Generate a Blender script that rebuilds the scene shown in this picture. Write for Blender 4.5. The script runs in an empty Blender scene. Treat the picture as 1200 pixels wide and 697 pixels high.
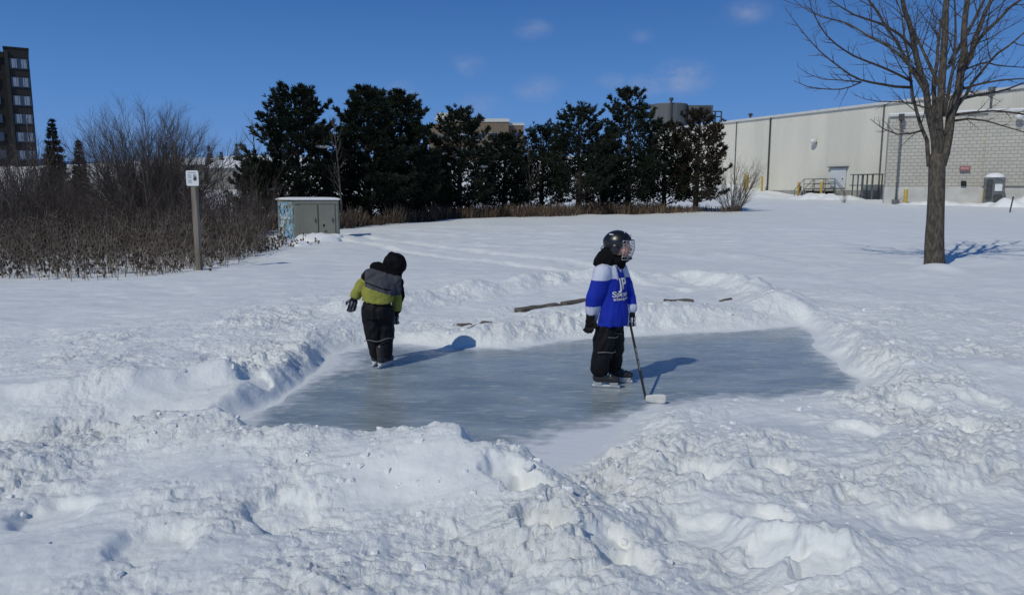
import bpy, bmesh, math, random
import numpy as np
from mathutils import Vector, Matrix, noise as mnoise
from mathutils.bvhtree import BVHTree
R = math.radians
random.seed(7)
scene = bpy.context.scene
C = scene.collection

# ------------------------------------------------------------------ camera
FPX, CX, CY, HORIZON, EYE = 867.0, 600.0, 348.5, 225.0, 1.6
PITCH = math.atan((CY - HORIZON) / FPX)
cam_d = bpy.data.cameras.new('camera'); cam = bpy.data.objects.new('camera', cam_d); C.objects.link(cam)
cam_d.sensor_width = 36; cam_d.lens = 36 * FPX / 1200; cam_d.clip_end = 3000; cam_d.clip_start = 0.05
cam.location = (0, 0, EYE); cam.rotation_euler = (math.pi/2 - PITCH, 0, 0)
scene.camera = cam
FW = Vector((0, math.cos(PITCH), -math.sin(PITCH))); UP = Vector((0, math.sin(PITCH), math.cos(PITCH)))

def ray(px, py):
    return Vector((1, 0, 0)) * ((px - CX) / FPX) + UP * ((CY - py) / FPX) + FW
def P(px, py, D):                       # the point seen at a pixel, at depth D along world Y
    d = ray(px, py); t = D / d.y
    return Vector((0, 0, EYE)) + d * t

def sstep(a, b, x):
    t = np.clip((x - a) / (b - a), 0, 1); return t*t*(3-2*t)
def base(x, y):                         # the large shape of the land
    z = 0.10 + 0.70 * sstep(12, 75, y)
    z = z + 7.2 * sstep(78, 135, y) * (1 - sstep(20, 55, x - 0.12*y)) * (0.92 + 0.08*np.sin(x*0.11))
    return z
def on(px, D):                          # ground point under a pixel column at depth D
    d = ray(px, 240); x = d.x / d.y * D
    return Vector((x, D, float(base(x, D))))
def at(px, py, z=0.0):
    d = ray(px, py); t = (z - EYE) / d.z
    return (d.x*t, d.y*t)

# ------------------------------------------------------------------ noise
_rs = np.random.RandomState(3)
_perm = _rs.permutation(4096).astype(np.int64)
_ang = _rs.rand(4096) * 2*np.pi
_gx, _gy = np.cos(_ang), np.sin(_ang)
_rnd = _rs.rand(4096); _rnd2 = _rs.rand(4096); _rnd3 = _rs.rand(4096)
def _h(ix, iy, s): return _perm[(_perm[(ix + s*131) & 4095] + iy) & 4095]
def gn(x, y, s=0):
    ix = np.floor(x).astype(np.int64); iy = np.floor(y).astype(np.int64)
    fx = x - ix; fy = y - iy
    u = fx*fx*fx*(fx*(fx*6-15)+10); v = fy*fy*fy*(fy*(fy*6-15)+10)
    def g(dx, dy):
        h = _h(ix+dx, iy+dy, s); return _gx[h]*(fx-dx) + _gy[h]*(fy-dy)
    a = g(0,0); a = a + u*(g(1,0)-a); b = g(0,1); b = b + u*(g(1,1)-b)
    return (a + v*(b-a)) * 1.5
def fbm(x, y, o=4, s=0):
    r = 0; a = 1.0
    for k in range(o): r = r + a*gn(x*2**k + 17*k, y*2**k - 9*k, s+k); a *= .5
    return r
def clods(x, y, s, dens):               # rounded lumps of random size, one per cell at most
    ix = np.floor(x).astype(np.int64); iy = np.floor(y).astype(np.int64)
    out = np.zeros_like(x)
    for dx in (-1,0,1):
        for dy in (-1,0,1):
            h = _h(ix+dx, iy+dy, s)
            cx = ix+dx+_rnd[h]; cy = iy+dy+_rnd2[h]
            rr = 0.25 + 0.5*_rnd3[h]
            rr = np.where(_rnd[(h*7+3) & 4095] < dens, rr, 1e-3)
            d2 = ((x-cx)**2 + (y-cy)**2) / rr**2
            out = np.maximum(out, np.where(d2 < 1, rr*np.sqrt(np.clip(1-d2, 0, 1)), 0))
    return out

# ------------------------------------------------------------------ helpers
def link(o, parent=None):
    C.objects.link(o)
    if parent is not None: o.parent = parent
    return o
def tag(o, label=None, cat=None, group=None, kind=None):
    if label: o['label'] = label
    if cat: o['category'] = cat
    if group: o['group'] = group
    if kind: o['kind'] = kind
    return o
def empty(name, loc, rz=0, label=None, cat=None, group=None):
    o = bpy.data.objects.new(name, None); C.objects.link(o); o.location = loc; o.rotation_euler.z = rz
    o.empty_display_size = 0.2
    return tag(o, label, cat, group)
class MB:
    def __init__(s): s.v = []; s.f = []; s.m = []
    def add(s, vs, fs, mi=0):
        n = len(s.v); s.v.extend([tuple(p) for p in vs]); s.f.extend([tuple(i+n for i in f) for f in fs]); s.m.extend([mi]*len(fs))
    def box(s, c, d, rz=0, mi=0, rot=None, taper=1.0):
        c = Vector(c); M = rot if rot is not None else Matrix.Rotation(rz, 3, 'Z')
        vs = []
        for k in (-1, 1):
            t = taper if k > 0 else 1.0
            for (i, j) in ((-1,-1),(1,-1),(1,1),(-1,1)):
                vs.append(c + M @ Vector((i*d[0]/2*t, j*d[1]/2*t, k*d[2]/2)))
        s.add(vs, [(0,3,2,1),(4,5,6,7),(0,1,5,4),(1,2,6,5),(2,3,7,6),(3,0,4,7)], mi)
    def tube(s, pts, rad, n=6, mi=0, cap=True):
        pts = [Vector(p) for p in pts]
        if not hasattr(rad, '__len__'): rad = [rad]*len(pts)
        vs = []; fs = []; a = None
        for i, p in enumerate(pts):
            t = (pts[min(i+1, len(pts)-1)] - pts[max(i-1, 0)])
            if t.length < 1e-9: t = Vector((0,0,1))
            t.normalize()
            if a is None:
                a = t.orthogonal().normalized()
            else:
                a = a - t*a.dot(t)
                if a.length < 1e-6: a = t.orthogonal()
                a.normalize()
            b = t.cross(a)
            for k in range(n):
                w = 2*math.pi*k/n
                vs.append(p + (a*math.cos(w) + b*math.sin(w))*rad[i])
        for i in range(len(pts)-1):
            for k in range(n):
                k2 = (k+1) % n
                fs.append((i*n+k, i*n+k2, (i+1)*n+k2, (i+1)*n+k))
        if cap:
            fs.append(tuple(range(n-1, -1, -1))); fs.append(tuple((len(pts)-1)*n + k for k in range(n)))
        s.add(vs, fs, mi)
    def loft(s, rings, mi=0, cap=True):
        n = len(rings[0]); vs = [p for r in rings for p in r]; fs = []
        for i in range(len(rings)-1):
            for k in range(n):
                k2 = (k+1) % n; fs.append((i*n+k, i*n+k2, (i+1)*n+k2, (i+1)*n+k))
        if cap: fs.append(tuple(range(n-1,-1,-1))); fs.append(tuple((len(rings)-1)*n+k for k in range(n)))
        s.add(vs, fs, mi)
    def ell(s, c, r, rot=None, nu=16, nv=10, mi=0, z0=-1.0):
        c = Vector(c); M = rot if rot is not None else Matrix.Identity(3); rings = []
        a0 = math.asin(max(-1, z0))
        for i in range(nv+1):
            a = a0 + (math.pi/2 - a0)*i/nv
            ca = max(math.cos(a), 1e-3)
            rings.append([c + M @ Vector((r[0]*ca*math.cos(2*math.pi*k/nu), r[1]*ca*math.sin(2*math.pi*k/nu), r[2]*math.sin(a))) for k in range(nu)])
        s.loft(rings, mi)
    def cap(s, p0, p1, r0, r1, n=14, mi=0):          # tapered capsule
        p0 = Vector(p0); p1 = Vector(p1); t = (p1-p0).normalized(); pts = []; rd = []
        for k in range(5):
            a = math.pi/2*(k/4); pts.append(p0 - t*r0*math.cos(a)); rd.append(max(r0*math.sin(a), 1e-3))
        for k in range(5):
            a = math.pi/2*(k/4); pts.append(p1 + t*r1*math.sin(a)); rd.append(max(r1*math.cos(a), 1e-3))
        s.tube(pts, rd, n, mi)
    def mesh(s, name, mats, smooth=False):
        me = bpy.data.meshes.new(name)
        nv = len(s.v); me.vertices.add(nv); me.vertices.foreach_set('co', np.array(s.v, dtype=np.float32).ravel())
        ls = np.fromiter((len(f) for f in s.f), dtype=np.int32, count=len(s.f))
        idx = np.fromiter((i for f in s.f for i in f), dtype=np.int32)
        me.loops.add(len(idx)); me.loops.foreach_set('vertex_index', idx)
        me.polygons.add(len(ls)); st = np.concatenate([[0], np.cumsum(ls)[:-1]]).astype(np.int32)
        me.polygons.foreach_set('loop_start', st); me.polygons.foreach_set('loop_total', ls)
        me.polygons.foreach_set('material_index', np.array(s.m, dtype=np.int32))
        me.polygons.foreach_set('use_smooth', np.full(len(ls), smooth, dtype=bool))
        me.update(calc_edges=True); me.validate()
        for m in (mats if isinstance(mats, (list, tuple)) else [mats]): me.materials.append(m)
        return me
    def build(s, name, mats, parent=None, smooth=False, bevel=0):
        o = bpy.data.objects.new(name, s.mesh(name, mats, smooth)); link(o, parent)
        if bevel:
            b = o.modifiers.new('bevel', 'BEVEL'); b.width = bevel; b.segments = 2; b.limit_method = 'ANGLE'
        return o

def copy_tree(o, parent=None):
    c = o.copy(); C.objects.link(c)
    if parent is not None: c.parent = parent
    for ch in list(o.children): copy_tree(ch, c)
    return c

# ------------------------------------------------------------------ materials
def mat(name, col, rough=0.7, col2=None, scale=4.0, metal=0.0, bump=0.0, bscale=30.0, stretch=(1,1,1), spec=0.3, detail=4, lo=.35, hi=.65):
    m = bpy.data.materials.new(name); m.use_nodes = True; nt = m.node_tree; N = nt.nodes; L = nt.links
    b = N['Principled BSDF']; b.inputs['Roughness'].default_value = rough; b.inputs['Metallic'].default_value = metal
    b.inputs['Specular IOR Level'].default_value = spec
    b.inputs['Base Color'].default_value = (*col, 1)
    tc = N.new('ShaderNodeTexCoord'); mp = N.new('ShaderNodeMapping'); mp.inputs['Scale'].default_value = stretch
    L.new(tc.outputs['Object'], mp.inputs['Vector'])
    if col2 is None: col2 = tuple(min(1, c*0.8) for c in col)
    n = N.new('ShaderNodeTexNoise'); n.inputs['Scale'].default_value = scale; n.inputs['Detail'].default_value = detail
    L.new(mp.outputs[0], n.inputs['Vector'])
    r = N.new('ShaderNodeMapRange'); r.inputs['From Min'].default_value = lo; r.inputs['From Max'].default_value = hi
    L.new(n.outputs['Fac'], r.inputs['Value'])
    mx = N.new('ShaderNodeMix'); mx.data_type = 'RGBA'; mx.inputs['A'].default_value = (*col, 1); mx.inputs['B'].default_value = (*col2, 1)
    L.new(r.outputs[0], mx.inputs['Factor']); L.new(mx.outputs['Result'], b.inputs['Base Color'])
    if bump:
        n2 = N.new('ShaderNodeTexNoise'); n2.inputs['Scale'].default_value = bscale; n2.inputs['Detail'].default_value = 5
        L.new(mp.outputs[0], n2.inputs['Vector'])
        bp = N.new('ShaderNodeBump'); bp.inputs['Strength'].default_value = 1; bp.inputs['Distance'].default_value = bump
        L.new(n2.outputs['Fac'], bp.inputs['Height']); L.new(bp.outputs[0], b.inputs['Normal'])
    m['p'] = 1
    return m
M = {}
SNOW_C = (0.885, 0.895, 0.865)
M['snow'] = mat('snow', SNOW_C, 0.55, (0.85, 0.845, 0.835), 1.5, bump=0.006, bscale=22, spec=0.35)
M['snowcap'] = mat('snow_cap', (0.87,0.87,0.86), 0.6, (0.82,0.82,0.82), 5, bump=0.01, bscale=10)
def ice_mat():
    m = mat('ice', (0.26,0.31,0.325), 0.30, (0.42,0.47,0.48), 1.7, stretch=(0.8,1.9,1), spec=0.5, detail=9, lo=.40, hi=.72); nt = m.node_tree; N = nt.nodes; L = nt.links; b = N['Principled BSDF']
    tc = N.new('ShaderNodeTexCoord'); prev = b.inputs['Base Color'].links[0].from_socket
    def nz(sc, rot, st, det=4):
        mp = N.new('ShaderNodeMapping'); mp.inputs['Rotation'].default_value = (0,0,rot); mp.inputs['Scale'].default_value = st; L.new(tc.outputs['Object'], mp.inputs[0])
        n = N.new('ShaderNodeTexNoise'); n.inputs['Scale'].default_value = sc; n.inputs['Detail'].default_value = det; L.new(mp.outputs[0], n.inputs['Vector']); return n.outputs['Fac']
    def rng_(v, lo, hi, a=0, b_=1):
        r = N.new('ShaderNodeMapRange'); r.inputs['From Min'].default_value = lo; r.inputs['From Max'].default_value = hi; r.inputs['To Min'].default_value = a; r.inputs['To Max'].default_value = b_; L.new(v, r.inputs[0]); return r.outputs[0]
    def mth(op, p, q):
        k = N.new('ShaderNodeMath'); k.operation = op
        for i, s in enumerate((p, q)):
            if isinstance(s, (int, float)): k.inputs[i].default_value = s
            else: L.new(s, k.inputs[i])
        return k.outputs[0]
    at = N.new('ShaderNodeAttribute'); at.attribute_name = 'frost'
    scr = mth('MAXIMUM', rng_(nz(3, .5, (1,26,1)), .605, .64), rng_(nz(3, -.35, (1,30,1)), .61, .65)); scr = mth('MAXIMUM', scr, rng_(nz(2.5, 1.5, (1,34,1)), .625, .66))
    pat = rng_(nz(5.5, .1, (.6,1.6,1), 8), .60, .74, 0, .8)
    dust = rng_(mth('ADD', at.outputs['Fac'], mth('MULTIPLY', mth('SUBTRACT', nz(7, 0, (1,1.5,1), 8), .5), 1.5)), .35, 1.0)
    fac = mth('MAXIMUM', mth('MAXIMUM', mth('MULTIPLY', scr, .6), mth('MULTIPLY', pat, .55)), dust)
    x = N.new('ShaderNodeMix'); x.data_type = 'RGBA'; L.new(fac, x.inputs['Factor']); L.new(prev, x.inputs['A']); x.inputs['B'].default_value = (.84,.85,.85,1); L.new(x.outputs['Result'], b.inputs['Base Color'])
    L.new(rng_(fac, 0, 1, .20, .65), b.inputs['Roughness'])
    bp = N.new('ShaderNodeBump'); bp.inputs['Strength'].default_value = 1; bp.inputs['Distance'].default_value = .004; L.new(mth('ADD', fac, mth('MULTIPLY', nz(9, 0, (1,2,1), 6), .8)), bp.inputs['Height']); L.new(bp.outputs[0], b.inputs['Normal'])
    return m
M['ice'] = ice_mat()
def snow_rough():
    m = mat('trodden_snow', SNOW_C, 0.6, (0.85,0.86,0.83), 1.5, spec=.3); nt = m.node_tree; N = nt.nodes; L = nt.links
    tc = N.new('ShaderNodeTexCoord'); at = N.new('ShaderNodeAttribute'); at.attribute_name = 'rough'
    n1 = N.new('ShaderNodeTexNoise'); n1.inputs['Scale'].default_value = 17; n1.inputs['Detail'].default_value = 8; n1.inputs['Roughness'].default_value = .68; n1.inputs['Distortion'].default_value = .6; L.new(tc.outputs['Object'], n1.inputs['Vector'])
    n2 = N.new('ShaderNodeTexVoronoi'); n2.inputs['Scale'].default_value = 26; L.new(tc.outputs['Object'], n2.inputs['Vector'])
    ad = N.new('ShaderNodeMath'); ad.operation = 'MULTIPLY_ADD'; ad.inputs[1].default_value = -.35; L.new(n2.outputs['Distance'], ad.inputs[0]); L.new(n1.outputs['Fac'], ad.inputs[2])
    mr = N.new('ShaderNodeMapRange'); mr.inputs['From Max'].default_value = .8; mr.inputs['To Min'].default_value = .22; mr.inputs['To Max'].default_value = 1.0; L.new(at.outputs['Fac'], mr.inputs[0])
    bp = N.new('ShaderNodeBump'); bp.inputs['Distance'].default_value = .024; L.new(mr.outputs[0], bp.inputs['Strength']); L.new(ad.outputs[0], bp.inputs['Height'])
    L.new(bp.outputs[0], N['Principled BSDF'].inputs['Normal']); return m
M['snow_rough'] = snow_rough()
M['bark'] = mat('bark', (0.135,0.115,0.09), 0.9, (0.06,0.05,0.04), 26, bump=0.03, bscale=26, stretch=(1,1,0.3), detail=8, lo=.38, hi=.62)
M['twig'] = mat('twig', (0.085,0.068,0.055), 0.85, (0.06,0.05,0.045), 8)
M['shrub'] = mat('shrub_twig', (0.17,0.14,0.115), 0.85, (0.08,0.063,0.053), 3)
M['shrub_dark'] = mat('dark_twig', (0.105,0.08,0.062), 0.85, (0.055,0.043,0.034), 3)
M['shrub_red'] = mat('red_twig', (0.12,0.07,0.055), 0.85, (0.07,0.045,0.04), 3)
M['weed'] = mat('dead_weed', (0.29,0.225,0.165), 0.85, (0.13,0.10,0.075), 2.5)
M['weed_pale'] = mat('pale_weed', (0.42,0.35,0.26), 0.85, (0.24,0.195,0.145), 2.5)
M['seed'] = mat('seed_head', (0.06,0.045,0.035), 0.9, (0.11,0.085,0.065), 5)
M['reed'] = mat('dry_grass', (0.26,0.175,0.10), 0.85, (0.12,0.08,0.05), 1.2)
M['needle'] = mat('pine_needles', (0.013,0.021,0.012), 0.75, (0.024,0.033,0.017), 1.0)
M['needle2'] = mat('spruce_needles', (0.013,0.022,0.016), 0.75, (0.022,0.032,0.022), 1.0)
M['needle3'] = mat('olive_needles', (0.024,0.027,0.014), 0.8, (0.050,0.032,0.02), 0.7)
M['pinebark'] = mat('pine_bark', (0.07,0.05,0.04), 0.9, (0.04,0.03,0.025), 8, bump=0.02, bscale=10)
# ------------------------------------------------------------------ the snow and the rink
RINK_PX = [(258,512),(285,492),(312,476),(345,455),(372,432),(388,414),(430,405),(470,403),(520,408),(560,407),(600,408),(660,398),(720,394),
           (780,391),(850,388),(905,384),(938,381),(955,392),(962,408),(985,428),(1012,446),(1010,458),(960,463),(900,470),(868,466),
           (820,472),(770,478),(750,486),(728,505),(706,532),(660,552),(600,545),(500,535),(400,528),(330,522)]
RINK = [at(px, py, 0.0) for px, py in RINK_PX]
def poly_sd(x, y, poly):
    d = np.full_like(x, 1e9); inside = np.zeros(x.shape, bool)
    n = len(poly)
    for i in range(n):
        ax, ay = poly[i]; bx, by = poly[(i+1) % n]
        ex, ey = bx-ax, by-ay
        t = np.clip(((x-ax)*ex + (y-ay)*ey)/(ex*ex+ey*ey), 0, 1)
        d = np.minimum(d, (x-ax-t*ex)**2 + (y-ay-t*ey)**2)
        if abs(ey) > 1e-9:
            c = ((ay > y) != (by > y)) & (x < (bx-ax)*(y-ay)/(by-ay) + ax)
            inside ^= c
    d = np.sqrt(d); return np.where(inside, -d, d)
def line_d(x, y, pts):                    # distance to a polyline, and side (+ = right of its direction)
    d = np.full_like(x, 1e9); side = np.zeros_like(x)
    for (ax, ay), (bx, by) in zip(pts[:-1], pts[1:]):
        ex, ey = bx-ax, by-ay
        t = np.clip(((x-ax)*ex + (y-ay)*ey)/(ex*ex+ey*ey), 0, 1)
        dd = (x-ax-t*ex)**2 + (y-ay-t*ey)**2
        s = np.sign((x-ax)*ey - (y-ay)*ex)
        side = np.where(dd < d, s, side); d = np.minimum(d, dd)
    return np.sqrt(d), side
def L(*px): return [at(a, b, 0.1) for a, b in px]
# bank control points: px, py, height, width, roughness
BANK = [(300,470,.11,.32,.9),(250,505,0.158,.35,.9),(360,425,0.115,.28,.9),(400,400,0.072,.4,1.0),(470,392,.025,.4,.7),(540,398,.03,.4,.8),(600,395,0.086,.85,1.0),(700,380,0.101,.85,1.0),
        (800,375,0.101,.85,1.0),(900,372,0.094,.85,1.0),(960,378,0.014,.3,.6),(985,400,0.039,.45,1.1),(1020,430,0.047,.5,1.1),(1040,460,0.035,.5,1.0),(940,478,0.043,.5,1.0),
        (850,480,0.036,.5,1.0),(780,492,0.032,.5,.8),(725,515,0.014,.9,.25),(670,555,0.000,.9,.15),(600,560,0.050,.5,.5),(500,550,.09,.4,.8),(400,540,.09,.4,.9),(320,530,0.101,.4,.9)]
BK = [(at(a,b,0.05), c, d, e) for a,b,c,d,e in BANK]
# ridges / furrows: pixels, height, half width, asymmetry
RIDGES = [
  (L((300,548),(400,548),(480,546),(545,552)), 0.105, .42),
  (L((545,552),(600,585),(650,640),(700,705)), .045, .34),
  (L((560,575),(620,612),(680,680),(740,760)), 0.027, .24),
  (L((700,560),(790,600),(850,650),(900,720)), -0.068, .26),
  (L((745,520),(800,530),(880,580),(950,640),(1000,720)), 0.034, .30),
  (L((-60,470),(60,464),(160,458),(260,448)), .17, .17),
  (L((-60,505),(60,497),(170,488),(250,482)), -.19, .22),
  (L((-20,560),(100,545),(220,520),(262,508)), 0.068, .30),
  (L((420,368),(480,352),(540,346),(620,336),(700,330),(760,327),(830,328),(880,342),(915,362)), .19, .34),
  (L((560,392),(640,385),(720,372),(800,368),(880,370)), 0.048, .35),
  (L((470,398),(530,392),(570,378),(610,365)), -0.034, .22),
  (L((960,395),(1010,415),(1080,430),(1200,440),(1300,450)), 0.054, .6),
  (L((900,515),(1000,528),(1100,520),(1300,515)), 0.048, .30),
  (L((1000,560),(1100,545),(1250,535)), 0.061, .30),
  (L((980,590),(1090,585),(1250,580)), -0.048, .35),
  (L((880,620),(960,660),(1000,720)), 0.054, .2),
  (L((1010,660),(1100,640),(1250,640)), 0.054, .25),
  (L((0,640),(120,600),(260,585),(360,590)), 0.048, .35),
  (L((40,700),(130,660),(260,650),(360,690)), 0.054, .3),
  (L((350,620),(470,620),(560,650),(640,690)), -0.041, .22),
]
TRACKS = [
  (L((820,300),(960,300),(1100,296),(1250,300)), .015, .8, .5),
  (L((930,360),(1050,370),(1200,378)), .02, .6, .8),
  (L((100,430),(220,410),(330,385),(400,370)), .02, .6, .8),
  (L((300,400),(380,378),(430,360)), .02, .5, .9),  # long trodden or skied lines over the field
  (L((400,277),(470,287),(560,296),(650,305),(740,320),(820,332),(905,347)), -.05, .22, .5),
  (L((400,283),(480,296),(560,304),(640,314),(730,331),(800,341)), -.05, .20, .4),
  (L((500,286),(640,292),(760,297),(860,300),(970,315)), .03, .5, .55),
  (L((520,268),(640,263),(760,258),(900,252),(1000,250)), .02, .35, .35),
  (L((820,318),(960,326),(1090,322),(1200,318)), .02, .5, .35),
  (L((960,345),(1080,352),(1180,360)), .03, .7, .5),
  (L((150,395),(260,380),(360,362),(440,345)), .03, .7, .5),
]
HOLES = [(562,545,.07,.12),(590,572,.07,.13),(615,582,.08,.13),(632,618,.09,.13),(650,622,.09,.1),(905,548,.05,.12),(895,600,.06,.14),(712,630,.06,.14),(735,650,.06,.14),
         (960,664,.07,.14),(905,640,.06,.14),(812,545,.06,.13),(835,552,.05,.12),(430,512,.05,.2),(330,600,.05,.2),(180,640,.05,.2),(60,600,.05,.2),(540,395,.06,.10),
         (1060,470,.05,.2),(1120,500,.06,.22),(1000,500,.05,.2),(1150,470,.05,.2),(1085,610,.05,.25),(820,610,.05,.2),(250,420,.04,.15),(300,445,.05,.15),(150,440,.04,.2)]
def terrain(x, y, res=None, full=True):
    x = np.asarray(x, float); y = np.asarray(y, float)
    r = np.hypot(x, y) + 1e-6
    if res is None: res = np.full_like(r, 0.01)
    z = base(x, y)
    near = r < 26
    z = z + 0.03*gn(x*.35, y*.35, 1) * (1 + (r > 8)*1.0) + 0.012*gn(x*1.1, y*1.1, 2)
    zs = z.copy(); xn = x[near]; yn = y[near]; rn = r[near]; zn = z[near]; rs = res[near]
    xw = xn + .05*gn(xn*3, yn*3, 11) + .012*gn(xn*8, yn*8, 12); yw = yn + .05*gn(xn*3, yn*3, 13) + .012*gn(xn*8, yn*8, 14)
    sd = poly_sd(xw, yw, RINK)
    ws = 0; H = 0; W = 0; RO = 0
    for (bx, by), h, w, ro in BK:
        k = 1/(((xn-bx)**2 + (yn-by)**2)**1.6 + 1e-4); ws = ws + k; H = H + k*h; W = W + k*w; RO = RO + k*ro
    H /= ws; W /= ws; RO /= ws
    out = sstep(0, 1, sd/(W*0.7+.02))
    zz = zn*out + H*sstep(0, 1, sd/(W*.8))*np.exp(-(np.maximum(sd-W*.5, 0)/(W*.9))**1.3) * (0.75 + .5*gn(xn*1.7, yn*1.7, 21))
    rough = RO*np.exp(-(np.maximum(sd-.3, 0)/1.0)**2)
    for pts, h, w in RIDGES:
        d, sde = line_d(xw, yw, pts); g = np.exp(-(d/w)**2)
        zz = zz + h*g*(.85 + .5*gn(xn*1.5, yn*1.5, 31))*sstep(-.05, .2, sd); rough = np.maximum(rough, .85*np.exp(-(d/(w*1.8))**2))
    rough = np.maximum(rough, (.50 + .25*sstep(-.1,.5,xn) - .28*(1-sstep(3.4,4.1,yn))*(1-sstep(-.2,.4,xn)))*(1 - sstep(4.6, 6.8, rn)))
    rx = xn/np.maximum(yn, .1)
    rough = np.maximum(rough, .75*sstep(.36, .46, rx)*(1-sstep(7.0, 9.5, yn)))       # trodden snow right of the rink
    rough = np.maximum(rough, .45*(1-sstep(-.30, -.16, rx))*(1-sstep(6.3, 8.8, yn + 1.2*gn(xn*.6, yn*.6, 40))))
    for pts, h, w, ro in TRACKS:
        d, _ = line_d(xw, yw, pts); zz = zz + h*np.exp(-(d/w)**4); rough = np.maximum(rough, ro*np.exp(-(d/(w*1.3))**2))
    for px, py, dp, rad in HOLES:
        hx, hy = at(px, py, .12); d = np.hypot(xn-hx, (yn-hy))
        zz = zz - dp*.95*(1-sstep(rad*.55, rad*1.05, d + .03*gn(xn*12, yn*12, 50)))
        rough = np.where(d < rad*.8, rough*.35, rough)
    patch = np.clip(.52 + 1.05*gn(xn*.85+3, yn*.85, 60) + .5*gn(xn*2.1, yn*2.1, 61), .05 + .45*sstep(6.2, 7.2, yn), 1.25)
    rough = rough*patch
    rough = rough*sstep(-.02, .22, sd) + .02
    mtx, mty = at(1096, 318, .1)
    zz = zz + .14*np.exp(-((np.hypot(xn-mtx+.12, yn-mty+.25))/.42)**2)
    if full:
        def oc(lam): return np.clip(lam/(2.6*rs) - .6, 0, 1)
        ca, sa = .86, .5                                            # wind direction of the crust
        xr = xn*ca + yn*sa; yr = -xn*sa + yn*ca
        xr = xr + .08*gn(xn*2.2, yn*2.2, 70); yr = yr + .08*gn(xn*2.2, yn*2.2, 71)
        dn = 0
        for lam, amp, s in ((.62,.026,80),(.30,.026,81),(.15,.027,82),(.075,.0225,83),(.038,.0145,84),(.02,.0075,85)):
            nn = gn(xr/lam*.62, yr/lam*1.2, s)
            bil = (.9*(np.abs(nn)*2 - .45) + .35*nn) if s % 2 else (.8*(.45 - np.abs(nn)*2) + .5*nn)
            dn = dn + amp*bil*oc(lam)
        cl = .050*clods(xn/.15, yn/.15, 90, .18)*oc(.16) + .045*clods(xn/.075, yn/.075, 91, .36)*oc(.075) + .022*clods(xn/.035, yn/.035, 92, .35)*oc(.035)
        pl = .022*sstep(.02, .07, gn(xr/.46, yr/.40, 101) + .25*gn(xr/.1, yr/.1, 102))*oc(.3) + .016*sstep(0, .07, gn(xr/.21, yr/.17, 103) + .25*gn(xr/.05, yr/.05, 104))*oc(.12) + .009*sstep(0, .09, gn(xr/.09, yr/.08, 105))*oc(.06)
        dn = dn + pl
        rr2 = np.clip(rough*1.15-.18, 0, 1)
        cl = cl + .085*clods(xn/.24, yn/.24, 93, .42)*sstep(6.2, 7.4, yn)
        zz = zz + rough*dn*.80 + rr2*cl*.72
        # fine wind crust everywhere else
        zz = zz + sstep(0,.3,sd)*(.0085*gn(xr*5, yr*11, 95)*oc(.12) + .0036*gn(xr*12, yr*26, 96)*oc(.05) + .02*gn(xr*1.6, yr*3.2, 97))
    zz = np.where(sd < 0, np.minimum(zz, -.06*sstep(0, .25, -sd) + .004), zz)
    zs[near] = zz
    global ROUGH
    ROUGH = np.zeros_like(x); ROUGH[near] = rough
    if full:
        f = sstep(12, 26, r)
        zs = zs + f*(.045*gn(x*.5, y*1.2, 98) + .022*gn(x*1.7, y*3.5, 99)*np.clip(3/(res*10+.1), 0, 1))
    return zs
def gz(x, y): return float(terrain(np.array([x]), np.array([y]), full=False)[0])

def build_ground():
    dense = np.linspace(R(-41), R(41), 1340); rest = np.linspace(R(41), R(319), 60)[1:-1]
    th = np.concatenate([dense, rest])
    rr = [0.35]
    while rr[-1] < 2.3: rr.append(rr[-1]*1.035)
    while rr[-1] < 5: rr.append(rr[-1]*1.0036)
    while rr[-1] < 14: rr.append(rr[-1]*1.0028)
    while rr[-1] < 30: rr.append(rr[-1]*1.006)
    while rr[-1] < 1500: rr.append(rr[-1]*1.03)
    rr = np.array(rr)
    Rg, T = np.meshgrid(rr, th, indexing='ij')
    X = (Rg*np.sin(T)); Y = (Rg*np.cos(T))
    dr = np.gradient(rr)[:, None]*np.ones_like(T); dt = Rg*R(82)/1340
    res = np.maximum(dr, dt)
    Z = terrain(X.ravel(), Y.ravel(), res.ravel()).reshape(X.shape)
    nr, nt = X.shape
    co = np.stack([X, Y, Z], -1).reshape(-1, 3)
    i = np.arange(nr-1)[:, None]*nt; k = np.arange(nt)[None, :]; k2 = (k+1) % nt
    q = np.stack([i+k, i+nt+k, i+nt+k2, i+k2], -1).reshape(-1, 4)
    q = q[:, ::-1]
    # centre cap
    co = np.concatenate([co, [[0, 0, float(Z[0].mean())]]]); cidx = len(co)-1
    tri = np.stack([np.full(nt, cidx), (np.arange(nt)+1) % nt, np.arange(nt)], -1)
    me = bpy.data.meshes.new('snow_ground')
    me.vertices.add(len(co)); me.vertices.foreach_set('co', co.astype(np.float32).ravel())
    idx = np.concatenate([q.ravel(), tri.ravel()]).astype(np.int32)
    tot = np.concatenate([np.full(len(q), 4), np.full(len(tri), 3)]).astype(np.int32)
    me.loops.add(len(idx)); me.loops.foreach_set('vertex_index', idx)
    me.polygons.add(len(tot)); me.polygons.foreach_set('loop_start', np.concatenate([[0], np.cumsum(tot)[:-1]]).astype(np.int32))
    me.polygons.foreach_set('loop_total', tot); me.polygons.foreach_set('use_smooth', np.ones(len(tot), bool))
    me.update(calc_edges=True)
    if me.polygons[0].normal.z < 0: me.flip_normals()
    at_ = me.attributes.new('rough', 'FLOAT', 'POINT'); at_.data.foreach_set('value', np.concatenate([ROUGH, [0]]).astype(np.float32))
    me.materials.append(M['snow_rough'])
    o = bpy.data.objects.new('snow_ground', me); link(o); tag(o, kind='structure')
    return o
ground = build_ground()
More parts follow.
